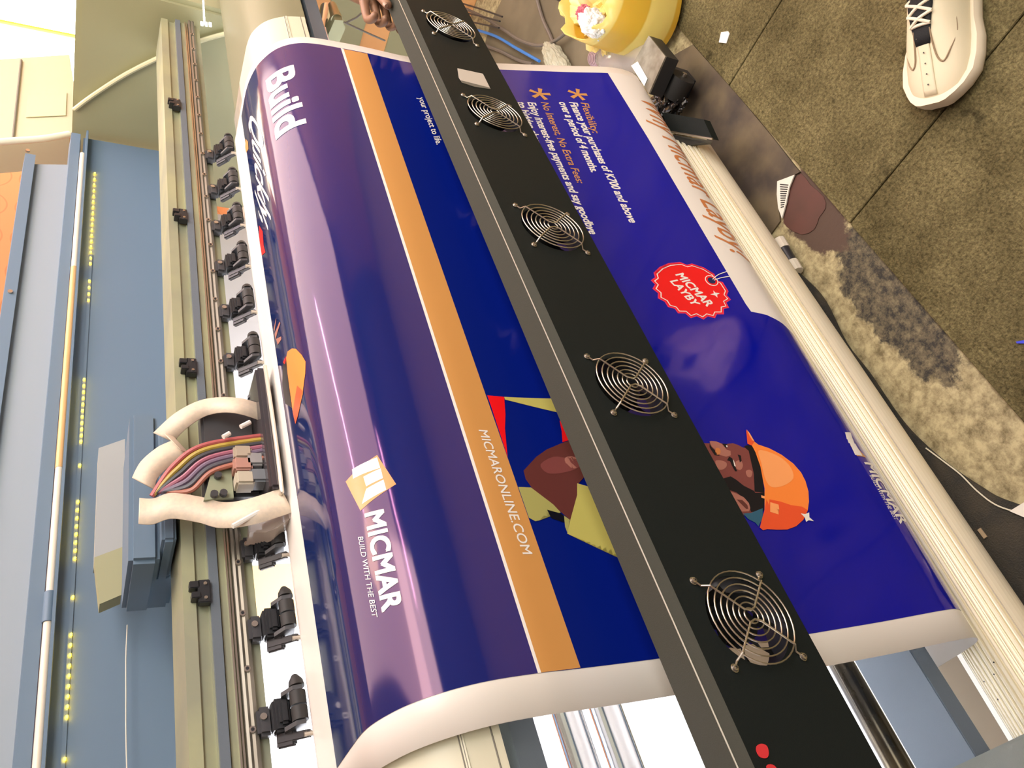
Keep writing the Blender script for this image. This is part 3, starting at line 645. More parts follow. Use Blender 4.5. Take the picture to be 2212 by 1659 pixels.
# ------------------------------------------------------------------ print carriage
ca = thing('print_carriage', 'print head carriage riding on the beam with ribbon cables and ink dampers', 'print carriage', (.74, 1.0, -.24))
def cq(px, py, y): return P(px, py, y=y)
cbox = BM(); x0c = P(560, 1180, y=.96).x; x1c = P(560, 955, y=.96).x
box(cbox, (.62, .885, -.240), (.84, .962, -.224), .004); mk('head_plate', cbox, mat('smoky_plate', (.06, .055, .06), .2), ca, smooth=True)
b1 = BM()
cpl = [(.61, .885, -.2), (.61, .885, -.205)]
tube(b1, catmull([(.84, .884, -.238), (.72, .880, -.238), (.622, .882, -.238), (.612, .892, -.238), (.611, .94, -.232), (.615, .958, -.222)], 6), .003, 8)
mk('polished_rim', b1, steel, ca, smooth=True)
b1 = BM(); box(b1, (.64, .932, -.224), (.79, .962, -.150), .004); mk('carriage_frame', b1, dgrey, ca, smooth=True)
b1 = BM(); box(b1, (.60, .975, -.118), (.80, 1.08, -.100), .004); box(b1, (.585, 1.00, -.100), (.84, 1.14, -.062), .006); mk('carriage_saddle', b1, greyblue2, ca, smooth=True)
# tall grey shield behind (large plain panel)
pan = [cq(213, 968, 1.25), cq(270, 948, 1.25), cq(268, 1180, 1.25), cq(204, 1204, 1.25)]
b1 = BM(); slab(b1, pan, .05, up=(0, 1, 0)); mk('grey_shield', b1, mat('shield_grey', (.36, .38, .38), .55), ca)
pan2 = [cq(204, 1204, 1.25), cq(268, 1180, 1.25), cq(262, 1285, 1.25), cq(215, 1305, 1.25)]
b1 = BM(); slab(b1, pan2, .03, up=(0, 1, 0)); mk('shield_fins', b1, housing, ca)
b1 = BM(); box(b1, (cq(330, 1290, 1.2).x, 1.14, -.135), (cq(330, 960, 1.2).x, 1.24, -.078), .006); mk('rear_box', b1, greyblue2, ca, smooth=True)
# board, dampers and tubes in the carriage front
b1 = BM(); pcb = [cq(455, 1025, .924), cq(500, 1008, .924), cq(505, 1075, .924), cq(440, 1080, .924)]; slab(b1, pcb, .004, up=(0, 1, 0)); board = mk('circuit_board', b1, mat('pale_green_board', (.30, .33, .22), .5), ca)
b1 = BM()
for p in ((470, 1030), (482, 1068), (462, 1070)):
    q = cq(*p, .922); tube(b1, [q, q+Vector((0, -.006, 0))], .005, 12)
mk('board_component', b1, dgrey, board)
cols = [(.42, .36, .28), (.30, .30, .30), (.45, .25, .2), (.18, .2, .22), (.5, .46, .36)]
for k, p in enumerate([(520, 985), (545, 1000), (520, 1010), (555, 1035), (525, 1040), (585, 1000), (590, 1035)]):
    q = cq(*p, .915); b1 = BM(); box(b1, q-Vector((.011, .012, .014)), q+Vector((.011, .014, .011)), .003)
    mk('ink_damper', b1, mat('damper_%d' % k, cols[k % 5], .4), ca, smooth=True)
tubes = [((.42, .10, .10), 0), ((.45, .33, .06), 1), ((.05, .05, .06), 2), ((.35, .12, .18), 3), ((.18, .13, .2), 4), ((.08, .08, .1), 5), ((.4, .15, .1), 6)]
for col, k in tubes:
    a = cq(328+3*k, 1072-2*k, .95); m1 = cq(375+6*k, 1006+9*k, .935); m2 = cq(440+4*k, 962+9*k, .92); e_ = cq(575, 940+8*k, .905)
    b1 = BM(); tube(b1, catmull([a, m1, m2, e_], 8), .0036, 8); mk('ink_tube', b1, mat('ink_tube_colour_%d' % k, col, .35), ca, smooth=True)
ribm = mat('ribbon_cable', (.68, .58, .45), .5, noise=(160, (.6, .52, .42)))
def ribbon(p, w, ups):
    c_ = catmull(p, 8); U = catmull(ups, 8); b1 = BM(); A, B = [], []
    for q, u in zip(c_, U): A.append(b1.verts.new(q+u*w/2)); B.append(b1.verts.new(q-u*w/2))
    for i in range(len(c_)-1): b1.faces.new((A[i], A[i+1], B[i+1], B[i]))
    o = mk('ribbon_cable', b1, ribm, ca, smooth=True); s_ = o.modifiers.new('t', 'SOLIDIFY'); s_.thickness = .0012; return o
def pxdir(a, b_, y): d = cq(*b_, y)-cq(*a, y); return d.normalized()
y_ = .93
ribbon([cq(352, 945, .95), cq(395, 905, .93), cq(450, 878, .92), cq(520, 877, .90), cq(600, 905, .92)], .030, [pxdir((338, 940), (370, 955), y_), pxdir((385, 895), (405, 920), y_), pxdir((448, 870), (452, 890), y_), pxdir((525, 865), (515, 890), y_), pxdir((605, 893), (600, 915), y_)])
ribbon([cq(310, 1045, .955), cq(322, 1015, .95), cq(355, 985, .945), cq(392, 966, .94), cq(372, 955, .93)], .035, [pxdir((297, 1030), (325, 1045), y_), pxdir((310, 1005), (332, 1028), y_), pxdir((345, 975), (362, 998), y_), pxdir((383, 955), (405, 980), y_), pxdir((365, 950), (375, 960), y_)])
ribbon([cq(300, 1103, .955), cq(330, 1104, .95), cq(370, 1092, .94), cq(430, 1100, .93), cq(480, 1112, .92), cq(540, 1105, .90), cq(620, 1080, .89)], .040, [pxdir((300, 1075), (298, 1128), y_)]*3+[pxdir((435, 1075), (430, 1125), y_), pxdir((485, 1085), (478, 1135), y_), pxdir((540, 1085), (545, 1125), y_), pxdir((615, 1070), (628, 1095), y_)])
b1 = BM(); tube(b1, [cq(502, 1137, .90), cq(560, 1105, .90)], .0035, 8); mk('ribbon_clip', b1, mat('white_clip', (.8, .8, .74), .4), ca)
b1 = BM(); tube(b1, [cq(520, 922, .90), cq(540, 912, .90)], .0035, 8); tube(b1, [cq(482, 944, .90), cq(496, 936, .90)], .0035, 8); mk('ribbon_clip', b1, MATS['white_clip'], ca)
b1 = BM(); slab(b1, [cq(540, 1150, .93), cq(545, 1100, .93), cq(630, 1065, .90), cq(640, 1110, .90), cq(600, 1140, .90), cq(575, 1150, .92)], .03, up=(0, 1, 0)); tri(b1)
mk('plastic_guard', b1, mat('cloudy_plastic', (.55, .48, .42), .15, alpha=.75), ca)

# ================================================================== FAN BAR
YBAR = .548; ZT, ZBt = -.500, -.639
bar = thing('dryer_fan_bar', 'long black sheet metal bar with five round fan guards in front of the banner', 'fan bar', (.8, YBAR+.03, ZBt))
FX = [1.421, 1.1195, .820, .5225, .2225]; ZC = -.571; FR = .0462
x0, x1 = -.14, 1.66
bm = BM()
def strip_face(xa, xb): quadlist(bm, [(xa, YBAR, ZBt), (xb, YBAR, ZBt), (xb, YBAR, ZT), (xa, YBAR, ZT)], [(0, 1, 2, 3)])
hw = .056; prev = x0
for fx in sorted(FX):
    strip_face(prev, fx-hw); n = 48
    def sq(a):
        c_, s_ = math.cos(a), math.sin(a); hz0, hz1 = ZC-ZBt, ZT-ZC
        k = min(hw/abs(c_) if abs(c_) > 1e-6 else 9, (hz1/s_ if s_ > 1e-6 else 9) if s_ > 0 else (hz0/-s_ if s_ < -1e-6 else 9)); return (fx+c_*k, YBAR, ZC+s_*k)
    angs = sorted([2*math.pi*k/n for k in range(n)]+[math.atan2(v, u) % (2*math.pi) for u in (-hw, hw) for v in (ZT-ZC, ZBt-ZC)])
    O = [bm.verts.new(sq(a)) for a in angs]; I = [bm.verts.new((fx+FR*math.cos(a), YBAR, ZC+FR*math.sin(a))) for a in angs]
    J = [bm.verts.new((fx+FR*math.cos(a), YBAR+.004, ZC+FR*math.sin(a))) for a in angs]
    m_ = len(angs)
    for k in range(m_):
        j = (k+1) % m_; bm.faces.new((O[k], O[j], I[j], I[k])); bm.faces.new((I[k], I[j], J[j], J[k]))
    prev = fx+hw
strip_face(prev, x1)
YK = .598
quadlist(bm, [(x0, YBAR, ZBt), (x1, YBAR, ZBt), (x1, YK, ZBt), (x0, YK, ZBt)], [(0, 1, 2, 3)])
bmesh.ops.remove_doubles(bm, verts=bm.verts, dist=1e-5)
mk('front_face', bm, blackm, bar)
bm = BM(); extr(bm, [(YBAR, ZT), (.5572, -.4915), (YK, -.4925), (YK, -.56), (YK-.0015, -.56), (YK-.0015, -.4945), (.5575, -.4935), (YBAR+.0015, ZT-.0005)], x0, x1)
mk('top_flange', bm, barTop, bar)
bm = BM(); tube(bm, [(x0, .5572, -.4913), (x1, .5572, -.4913)], .0008, 6); mk('crest_edge', bm, mat('pale_metal_edge', (.55, .53, .45), .35, .5), bar)  # thin pale line along the crest of the bar
def fan(fx):
    b1 = BM()      # housing ring, open behind
    n = 40
    rings = []
    for (r_, y_) in ((FR, YBAR+.001), (FR-.001, YBAR+.03), (FR+.003, YBAR+.03), (FR+.003, YBAR+.001)):
        rings.append([b1.verts.new((fx+r_*math.cos(2*math.pi*k/n), y_, ZC+r_*math.sin(2*math.pi*k/n))) for k in range(n)])
    for a in range(4):
        A, B = rings[a], rings[(a+1) % 4]
        for k in range(n): b1.faces.new((A[k], A[(k+1) % n], B[(k+1) % n], B[k]))
    f = mk('fan', b1, blackp, bar, smooth=True)
    b1 = BM(); tube(b1, [(fx, YBAR+.008, ZC), (fx, YBAR+.028, ZC)], .017, 24)
    for k in range(7):
        a0 = 2*math.pi*k/7
        pts_ = []
        for rr, da, yy in ((.015, 0, .010), (.015, .5, .026), (.03, .42, .026), (.043, .62, .026), (.043, .1, .010), (.03, -.08, .010)):
            pts_.append((fx+rr*math.cos(a0+da), YBAR+yy, ZC+rr*math.sin(a0+da)))
        v = [b1.verts.new(p) for p in pts_]; b1.faces.new((v[0], v[1], v[2], v[5])); b1.faces.new((v[5], v[2], v[3], v[4]))
    mk('rotor', b1, mat('fan_rotor_black', (.008, .008, .008), .9, spec=.1) if 'fan_rotor_black' not in MATS else MATS['fan_rotor_black'], f)
    b1 = BM(); n = 40
    yg = YBAR-.007
    for r_ in (.0478, .0405, .0335, .0268, .0202, .0138, .0078):
        tube(b1, [(fx+r_*math.cos(2*math.pi*k/n), yg, ZC+r_*math.sin(2*math.pi*k/n)) for k in range(n)], .00085, 6, closed=True)
    hs = .0439
    for sx_ in (1, -1):       # two bent wires, each from screw to centre to screw
        def cc(sz): return (fx+sx_*hs, YBAR-.0015, ZC+sz*hs)
        c0 = (fx+sx_*.0045, yg-.0018, ZC)
        pth = [cc(1), (fx+sx_*(hs-.006), YBAR-.0015, ZC+hs-.006), (fx+sx_*(hs-.010), yg-.0016, ZC+hs-.010), (fx+sx_*.007, yg-.0018, ZC+.007), c0, (fx+sx_*.007, yg-.0018, ZC-.007), (fx+sx_*(hs-.010), yg-.0016, ZC-hs+.010), (fx+sx_*(hs-.006), YBAR-.0015, ZC-hs+.006), cc(-1)]
        tube(b1, pth, .0011, 8)
    g = mk('fan_guard', b1, steel, bar, smooth=True)
    for sx_ in (1, -1):
        for sz in (1, -1):
            b1 = BM(); c_ = Vector((fx+sx_*hs, YBAR, ZC+sz*hs))
            tube(b1, [c_+Vector((0, -.0005, 0)), c_+Vector((0, -.0012, 0))], .0042, 16); tube(b1, [c_+Vector((0, -.001, 0)), c_+Vector((0, -.0032, 0)), c_+Vector((0, -.0040, 0))], [.0036, .0030, .0012], 14)
            for a in (0, math.pi/2):
                box(b1, (-.0018, -.0001, -.0003), (.0018, .0001, .0003), 0, 1, Matrix.Translation(c_+Vector((0, -.0041, 0))) @ Matrix.Rotation(a+.6, 4, 'Y'))
            mk('screw', b1, [steel, blackp], g, smooth=True)
for fx in FX: fan(fx)
# torn label and red paint spots on the front face
def onbar(pts, name, m, th=.0006, label=None, sm=0):
    q = [P(*p, y=YBAR-.0002) for p in pts]
    if sm: q = catmull(q, sm, closed=True)
    b1 = BM(); slab(b1, q, -th, up=(0, 1, 0)); tri(b1); return mk(name, b1, m, bar, label=label)
onbar([(988, 148), (1043, 160), (1058, 190), (1030, 183), (995, 174), (991, 168)], 'torn_label', mat('torn_label_paper', (.55, .50, .43), .7), label='torn greyish paper label')
onbar([(995, 174), (1030, 183), (1058, 190), (1060, 193), (1025, 188), (998, 179)], 'label_residue', mat('glue_residue', (.16, .15, .12), .8))
redp = mat('red_sticker', (.62, .03, .04), .5)
onbar([(1634, 1612), (1644, 1607), (1656, 1612), (1660, 1628), (1655, 1638), (1642, 1636), (1634, 1624)], 'red_dot', redp, sm=3)
onbar([(1655, 1655), (1668, 1652), (1678, 1662), (1682, 1680), (1664, 1680)], 'red_dot', redp, sm=3)

# ================================================================== ALUMINIUM PROFILE (ribbed tube) lying tilted before the printer
tubeN = Vector((.088, .706, -1.175)); tubeF = Vector((1.372, .643, -1.175)); RT = .054
ax = (tubeF-tubeN).normalized()
tb = thing('ribbed_aluminium_tube', 'long ribbed aluminium take-up profile lying under the banner edge', 'aluminium profile', (tubeN.x, tubeN.y, -1.23))
vv = Vector((0, 0, 1)); uu = ax.cross(vv).normalized()      # uu points towards -Y or +Y
if uu.y > 0: uu = -uu
prof = []
def pr_(a, r_): prof.append((math.cos(a)*r_, math.sin(a)*r_))      # u (towards viewer), v (up)
n_g = 17
a0, a1 = math.radians(172), math.radians(29)
for k in range(n_g):
    a = a0+(a1-a0)*k/n_g; w = (a1-a0)/n_g
    pr_(a+w*.0, RT); pr_(a+w*.2, RT+.0006); pr_(a+w*.55, RT+.0006); pr_(a+w*.62, RT); pr_(a+w*.70, RT-.004); pr_(a+w*.92, RT-.004)
pr_(a1, RT+.0008); pr_(a1-.03, RT+.001); pr_(a1-.05, RT-.001)
for k in range(1, 8): pr_(a1-.05-(a1-.05+math.radians(35))*k/8, RT-.001)
for a in (-38, -55, -80, -110, -140, -170): pr_(math.radians(a), RT-.002)
bm = BM(); A = [bm.verts.new(tubeN+uu*p[0]+vv*p[1]) for p in prof]; B = [bm.verts.new(tubeF+uu*p[0]+vv*p[1]) for p in prof]; n = len(prof)
for k in range(n): bm.faces.new((A[k], A[(k+1) % n], B[(k+1) % n], B[k]))
bm.faces.new(A); bm.faces.new(B[::-1]); tri(bm); mk('ribbed_shell', bm, alu_pale, tb)
bm = BM(); a = a1-.02; w = Vector((0, 0, 0)); tube(bm, [tubeN+uu*math.cos(a)*(RT+.0006)+vv*math.sin(a)*(RT+.0006), tubeF+uu*math.cos(a)*(RT+.0006)+vv*math.sin(a)*(RT+.0006)], .0011, 6)
mk('bright_edge', bm, mat('bright_alu_edge', (.95, .9, .75), .25, .6), tb)
bm = BM(); quad = [tubeN+Vector((0, .060, .006)), tubeF+Vector((0, .060, .006)), tubeF+Vector((0, .072, .0)), tubeN+Vector((0, .072, .0))]
slab(bm, quad, .003); mk('rear_flange', bm, mat('white_alu', (.85, .83, .74), .4), tb)
bm = BM(); quad = [tubeN+Vector((0, .0725, -.004)), tubeF+Vector((0, .0725, -.004)), tubeF+Vector((0, .135, -.014)), tubeN+Vector((0, .135, -.014))]
slab(bm, quad, .003); mk('brown_tape_strip', bm, mat('dirty_tape', (.22, .17, .11), .7), tb)
bm = BM()
for k in range(26):
    t_ = random.random(); a = math.radians(random.uniform(75, 160)); q = tubeN.lerp(tubeF, t_)+uu*math.cos(a)*(RT+.0007)+vv*math.sin(a)*(RT+.0007); tube(bm, [q, q+(uu*math.cos(a)+vv*math.sin(a))*.0006], .0011, 6)
mk('ink_speckles', bm, blackp, tb)['kind'] = 'stuff'
# bracket at its far end and the motor box beyond
ZB_ = -1.115
bk = thing('tube_end_bracket', 'black angled bracket holding the far end of the ribbed tube', 'bracket', (1.43, .64, -H))
q = [P(1428, 242, z=ZB_), P(1520, 258, z=ZB_), P(1539, 300, z=ZB_), P(1450, 285, z=ZB_)]
bm = BM(); top = q; slab(bm, [v-Vector((0, 0, .018)) for v in top], .018); mk('bracket_block', bm, blackm, bk)
bm = BM(); e_ = top[3]; f_ = top[2]; tube(bm, [e_, f_], .0022, 6); mk('bracket_edge', bm, steel, bk)
bm = BM(); q2 = [P(1455, 292, z=ZB_-.012), P(1540, 305, z=ZB_-.012), P(1536, 312, z=ZB_-.03), P(1458, 318, z=ZB_-.03)]
slab(bm, q2, .008); mk('bracket_lip', bm, dgrey, bk)
mb = thing('take_up_motor_box', 'scratched metal motor box with black side near the clear bottle', 'motor box', (1.55, .56, -H))
q = [P(1402, 77, z=ZB_), P(1438, 122, z=ZB_), P(1402, 203, z=ZB_), P(1366, 140, z=ZB_)]
bm = BM(); slab(bm, [v-Vector((0, 0, .003)) for v in q], .004); mk('metal_top', bm, mat('scratched_steel', (.34, .33, .28), .42, .5, noise=(30, (.2, .19, .15))), mb)
bm = BM(); q3 = [P(1404, 80, z=ZB_-.004), P(1476, 92, z=ZB_-.004), P(1478, 135, z=ZB_-.004), P(1440, 190, z=ZB_-.004), P(1404, 203, z=ZB_-.004)]
slab(bm, [v-Vector((0, 0, .038)) for v in q], .035); m_ = (q[0]+q[3])/2; m_ = sum(q, Vector())/4; slab(bm, [Vector((v.lerp(m_, .5).x, v.lerp(m_, .5).y+.02, -H)) for v in q], .10); mk('box_body', bm, blackp, mb)
bm = BM(); c_ = P(1470, 175, z=-1.19); tube(bm, [c_+Vector((0, .04, 0)), c_+Vector((0, -.012, 0))], .030, 20); mk('motor', bm, rubber, mb, smooth=True)
bm = BM(); tube(bm, [c_+Vector((.0, -.012, .0)), c_+Vector((0, -.02, .0))], .006, 12); mk('motor_bolt', bm, steel, mb)
bm = BM(); q = [P(1364, 142, z=ZB_+.002), P(1378, 133, z=ZB_+.002), P(1399, 170, z=ZB_+.002), P(1392, 186, z=ZB_+.002)]; slab(bm, q, .001); mk('paper_tag', bm, whitep, mb)
# crumpled black film below the motor
from mathutils import noise as mnoise
def crumple(bm, c_, rx, ry, rz, rough=.35, seed=1, flat=True):
    t = bmesh.new(); bmesh.ops.create_icosphere(t, subdivisions=5, radius=1); sv = Vector((seed*7.3, seed*3.1, seed))
    for v in t.verts:
        n_ = v.co.copy(); k = 1+rough*(abs(mnoise.noise(n_*2.1+sv))*1.7+abs(mnoise.noise(n_*5+sv))*.8-.6)
        v.co = Vector((n_.x*rx*k, n_.y*ry*k, n_.z*rz*k))+Vector(c_)
        if flat and v.co.z < -H+.0075: v.co.z = -H+.0075
    merge(bm, t)
bm = BM(); crumple(bm, P(1440, 228, z=-1.2), .05, .05, .03, seed=3); tag(mk('crumpled_film', bm, mat('black_film', (.015, .013, .013), .2), smooth=True), 'crumpled black plastic film below the motor box', 'plastic film')

# ================================================================== THINGS ON THE FLOOR
# dark dirty mat, torn newspaper, red-brown patch
def floor_piece(name, pix, m, h0, th, label, cat, sm=0, parent=None):
    q = [P(a, b_, z=-H+h0) for a, b_ in pix]
    if sm: q = catmull(q, sm, closed=True)
    b1 = BM(); slab(b1, q, th); tri(b1); o = mk(name, b1, m, parent)
    if parent is None: tag(o, label, cat)
    return o
matm = mat('dirty_vinyl_mat', (.045, .034, .026), .6, noise=(9, (.13, .10, .055)), bump=(18, 1.0))
floor_piece('vinyl_mat', [(1499, 97), (1555, 160), (1612, 225), (1672, 298), (1722, 362), (1731, 372), (1716, 380), (1692, 395), (1682, 430), (1688, 478), (1665, 510), (1648, 520), (1560, 420), (1480, 300), (1430, 230), (1440, 130)], matm, .0005, .004, 'dirty brown vinyl floor mat between the ribbed tube and the carpet', 'floor mat')
news = thing('torn_newspaper', 'torn white newspaper scrap under the edge of the brown mat', 'newspaper', tuple(P(1700, 420, z=-H)))
q = [P(a, b_, z=-H+.004) for a, b_ in [(1681, 392), (1700, 385), (1718, 378), (1707, 405), (1700, 440), (1691, 472), (1683, 450), (1680, 420)]]
b1 = BM(); slab(b1, q, .003); tri(b1); mk('paper_scrap', b1, mat('newsprint', (.72, .7, .62), .8), news)
b1 = BM()
for k in range(11):
    a = P(1683+.3*k, 398+5*k, z=-H+.0074); b_ = P(1705-1.1*k+.0, 400+4.6*k, z=-H+.0074); tube(b1, [a.lerp(b_, .1), a.lerp(b_, .9)], .0011, 4)
mk('print_lines', b1, blackp, news)
floor_piece('red_floor_patch', [(1731, 375), (1752, 400), (1780, 425), (1784, 450), (1770, 470), (1760, 495), (1733, 507), (1700, 490), (1693, 470), (1702, 430), (1712, 395)], mat('red_brown_lino', (.10, .036, .026), .6, noise=(12, (.075, .03, .02))), .0003, .0012, 'red-brown lino patch beside the torn newspaper', 'lino patch', sm=2)
# black woven cloth / skirt along the tube
clothm = mat('black_woven_cloth', (.016, .017, .014), .8, noise=(20, (.04, .034, .022)), bump=(420, .8))
ed = [(1655, 515), (1690, 560), (1740, 600), (1785, 650), (1830, 740), (1880, 805), (1945, 900), (1995, 955), (2060, 1010), (2120, 1050), (2170, 1078), (2300, 1120)]
inn = [(2300, 1480), (2180, 1300), (2080, 1160), (1960, 990), (1850, 815), (1740, 640), (1640, 500)]
ql = [P(a, b_, z=-H+.010) for a, b_ in ed]; qi = [P(a, b_, z=-H+.010)+Vector((0, .05, 0)) for a, b_ in inn]
b1 = BM(); ring = [v for v in catmull(ql, 4)]; inn_c = catmull(qi, 4)
slab(b1, ring+inn_c, .006); tri(b1); cl = mk('woven_cloth', b1, clothm); tag(cl, 'black woven cloth strip lying along the ribbed tube on the floor', 'cloth')
b1 = BM(); seam = catmull([P(a, b_, z=-H+.018) for a, b_ in [(2000, 968), (2040, 998), (2075, 1025), (2110, 1060), (2150, 1090), (2200, 1108), (2300, 1140)]], 5); tube(b1, seam, .0012, 6); mk('frayed_seam', b1, mat('white_thread', (.6, .58, .45), .8), cl)
b1 = BM(); c_ = P(2122, 1152, z=-H+.018); box(b1, c_-Vector((.008, .003, .001)), c_+Vector((.008, .003, .001))); mk('paper_fleck', b1, mat('tan_fleck', (.4, .3, .18), .8), cl)
floor_piece('white_card', [(2182, 1104), (2230, 1075), (2260, 1110), (2215, 1118)], mat('white_card_stock', (.7, .68, .6), .7), .018, .002, 'white card corner on the black cloth at the right photo edge', 'card')
tp = thing('taped_tube', 'short black tube with white tape at both ends beside the ribbed profile', 'taped tube', tuple(P(1700, 560, z=-H)))
a_, b_ = P(1688, 530, z=-H+.02), P(1716, 578, z=-H+.02)
b1 = BM(); tube(b1, [a_, b_], .012, 14); mk('tube_body', b1, blackp, tp, smooth=True)
for q in (a_, b_):
    b1 = BM(); d = (b_-a_).normalized(); tube(b1, [q-d*.014, q+d*.012], .0135, 10); mk('white_tape', b1, mat('white_tape_m', (.62, .58, .48), .7) if 'white_tape_m' not in MATS else MATS['white_tape_m'], tp)
floor_piece('paper_chip', [(1559, 70), (1574, 68), (1577, 73), (1570, 94), (1554, 92)], whitep, .008, .002, 'small white paper chip on the carpet near the yellow can', 'paper chip')
floor_piece('blue_chip', [(2196, 738), (2214, 735), (2214, 742), (2198, 742)], mat('blue_plastic', (.03, .05, .6), .4), .008, .002, 'tiny blue plastic scrap at the right edge of the carpet', 'plastic scrap')
# wooden board / orange cabinet and background clutter at the far end
woodm = mat('orange_wood_laminate', (.80, .42, .17), .5, noise=(4, (.74, .37, .14)))
wc = thing('wooden_cabinet', 'orange laminate cabinet with grey panels standing beyond the printer end', 'cabinet', (3.1, 1.4, -H))
bm = BM(); box(bm, (2.95, .80, -H), (3.3, 2.05, -.50), .003); mk('cabinet_shell', bm, woodm, wc)
for (pa, pb) in (((700, 60), (786, 60)), ((840, 75), (905, 75))):
    z0_, z1_ = P(*pb, x=2.95).z, P(*pa, x=2.95).z; bm = BM(); box(bm, (2.94, .86, z0_), (2.952, 2.0, z1_), .002); mk('grey_panel', bm, housing, wc)
greyfl = mat('grey_cardboard_sheet', (.17, .14, .085), .8, noise=(6, (.12, .1, .06)))
floor_piece('floor_sheet', [(1095, -20), (1062, 50), (1040, 130), (1020, 230), (1300, 230), (1290, 60), (1240, -20)], greyfl, .0005, .004, 'brown grey sheet on the floor under the cables', 'floor sheet')
# cables on the floor
def cable(pix, z_, r_, m, label, grp=None):
    b1 = BM(); tube(b1, catmull([P(a, b_, z=-H+z_) for a, b_ in pix], 6), r_, 8); tag(mk('cable', b1, m, smooth=True), label, 'cable', grp)
cable([(1158, -10), (1172, 40), (1190, 80), (1205, 122)], .014, .006, wirem, 'straight grey cable running down the brown floor sheet')
cable([(985, 10), (1040, 35), (1085, 62), (1120, 85), (1160, 98), (1195, 90), (1225, 68), (1250, 42)], .03, .0055, wirem, 'grey cable looping from the wooden board to the yellow can')
cable([(1000, 8), (1040, 20), (1085, 36)], .06, .003, blackp, 'thin black cable across the wooden board, topmost')
cable([(990, 25), (1035, 34), (1080, 46)], .06, .003, blackp, 'thin black cable across the wooden board, middle one')
cable([(1000, 44), (1040, 52), (1078, 60)], .05, .003, blackp, 'thin black cable across the wooden board, lowest one')
cable([(1020, 62), (1070, 78), (1115, 104), (1165, 132)], .02, .005, bluewire, 'bright blue cable on the floor sheet behind the fan bar')
cable([(1040, 96), (1080, 110), (1120, 130), (1150, 138)], .012, .006, wirem, 'grey cable just below the blue one beside the banner')
cable([(1200, -6), (1235, 12), (1262, 30)], .02, .006, blackp, 'black cable coming in from the top edge beside the yellow can')
# yellow plastic can with a torn bag
can = thing('yellow_plastic_can', 'big translucent yellow plastic can with red marks and torn open top', 'plastic can', tuple(P(1420, 30, z=-H)))
def canm():
    m = bpy.data.materials.new('yellow_translucent_plastic'); m.use_nodes = True; N, L = nodes(m); b = N['Principled BSDF']
    tc = N.new('ShaderNodeTexCoord'); w = N.new('ShaderNodeTexWave'); w.inputs['Scale'].default_value = 2.2; w.bands_direction = 'Z'; w.inputs['Distortion'].default_value = .6; L.new(tc.outputs['Object'], w.inputs['Vector'])
    r = N.new('ShaderNodeValToRGB'); e = r.color_ramp.elements; e[0].color = (.62, .38, .035, 1); e[1].color = (.75, .58, .16, 1); e[0].position = .45; e[1].position = .55; L.new(w.outputs['Fac'], r.inputs['Fac'])
    L.new(r.outputs['Color'], b.inputs['Base Color']); b.inputs['Roughness'].default_value = .35; b.inputs['Subsurface Weight'].default_value = .15; return m
cc = P(1432, -15, z=-1.12); 
b1 = BM(); base_c = P(1455, -25, z=-H+.012)
ringsn = []
nseg = 36; tilt = Vector((.10, .05, 0))
for (h_, r_) in ((0, .10), (.01, .118), (.05, .125), (.12, .126), (.17, .123), (.20, .118)):
    c_ = base_c+Vector((.02, .075, h_))+tilt*h_; ringsn.append([b1.verts.new(c_+Vector((math.cos(2*math.pi*k/nseg)*r_*1.05, math.sin(2*math.pi*k/nseg)*r_*(.92+.03*math.sin(5*k)), .012*math.sin(k*1.7)*(h_ > .18)))) for k in range(nseg)])
for A, B in zip(ringsn, ringsn[1:]):
    for k in range(nseg): b1.faces.new((A[k], A[(k+1) % nseg], B[(k+1) % nseg], B[k]))
b1.faces.new(ringsn[0][::-1]); o = mk('can_body', b1, canm(), can, smooth=True); s_ = o.modifiers.new('t', 'SOLIDIFY'); s_.thickness = .003
film = mat('yellow_crinkled_film', (.78, .62, .18), .35, noise=(14, (.85, .72, .35)))
bag = thing('crumpled_yellow_bag', 'crumpled yellow film bag with a white and pink label beside the yellow can', 'bag', tuple(P(1320, 40, z=-H)))
b1 = BM(); crumple(b1, P(1316, 28, z=-1.15), .115, .085, .08, rough=.45, seed=5); mk('bag_film', b1, film, bag, smooth=True)
b1 = BM(); crumple(b1, P(1282, 52, z=-1.05), .045, .03, .035, rough=.2, seed=8, flat=False); mk('white_label', b1, mat('white_film', (.8, .8, .76), .4), bag)
b1 = BM(); crumple(b1, P(1262, 30, z=-1.05), .018, .02, .02, rough=.3, seed=9, flat=False); mk('pink_label', b1, mat('pink_film', (.6, .15, .2), .4), bag)
# clear plastic bottle lying beside the motor box and a clear bag
clear = mat('clear_plastic', (.75, .70, .68), .06, alpha=.42, spec=.8)
bt = thing('clear_plastic_bottle', 'clear plastic bottle lying behind the metal motor box with ridged neck', 'bottle', tuple(P(1330, 125, z=-H)))
a_, b_ = P(1286, 126, z=-H+.05), P(1410, 122, z=-H+.05); d = b_-a_
def lerp(k): return a_+d*k
b1 = BM(); tube(b1, [lerp(.0), lerp(.12), lerp(.2), lerp(.32), lerp(.55), lerp(.9), lerp(1)], [.02, .021, .032, .041, .043, .042, .035], 24); mk('bottle_body', b1, clear, bt, smooth=True)
b1 = BM()
for k in range(5):
    q = lerp(-.01+.035*k); n = 20; s1_ = d.normalized().cross(Vector((0, 0, 1))).normalized(); s2_ = s1_.cross(d.normalized())
    tube(b1, [q+(s1_*math.cos(2*math.pi*j/n)+s2_*math.sin(2*math.pi*j/n))*(.0215+.0008*k) for j in range(n)], .002, 6, closed=True)
mk('neck_ridges', b1, mat('mauve_plastic', (.45, .3, .32), .3), bt, smooth=True)
b1 = BM(); tube(b1, [lerp(-.04), lerp(0)], .012, 14); mk('bottle_mouth', b1, rubber, bt)
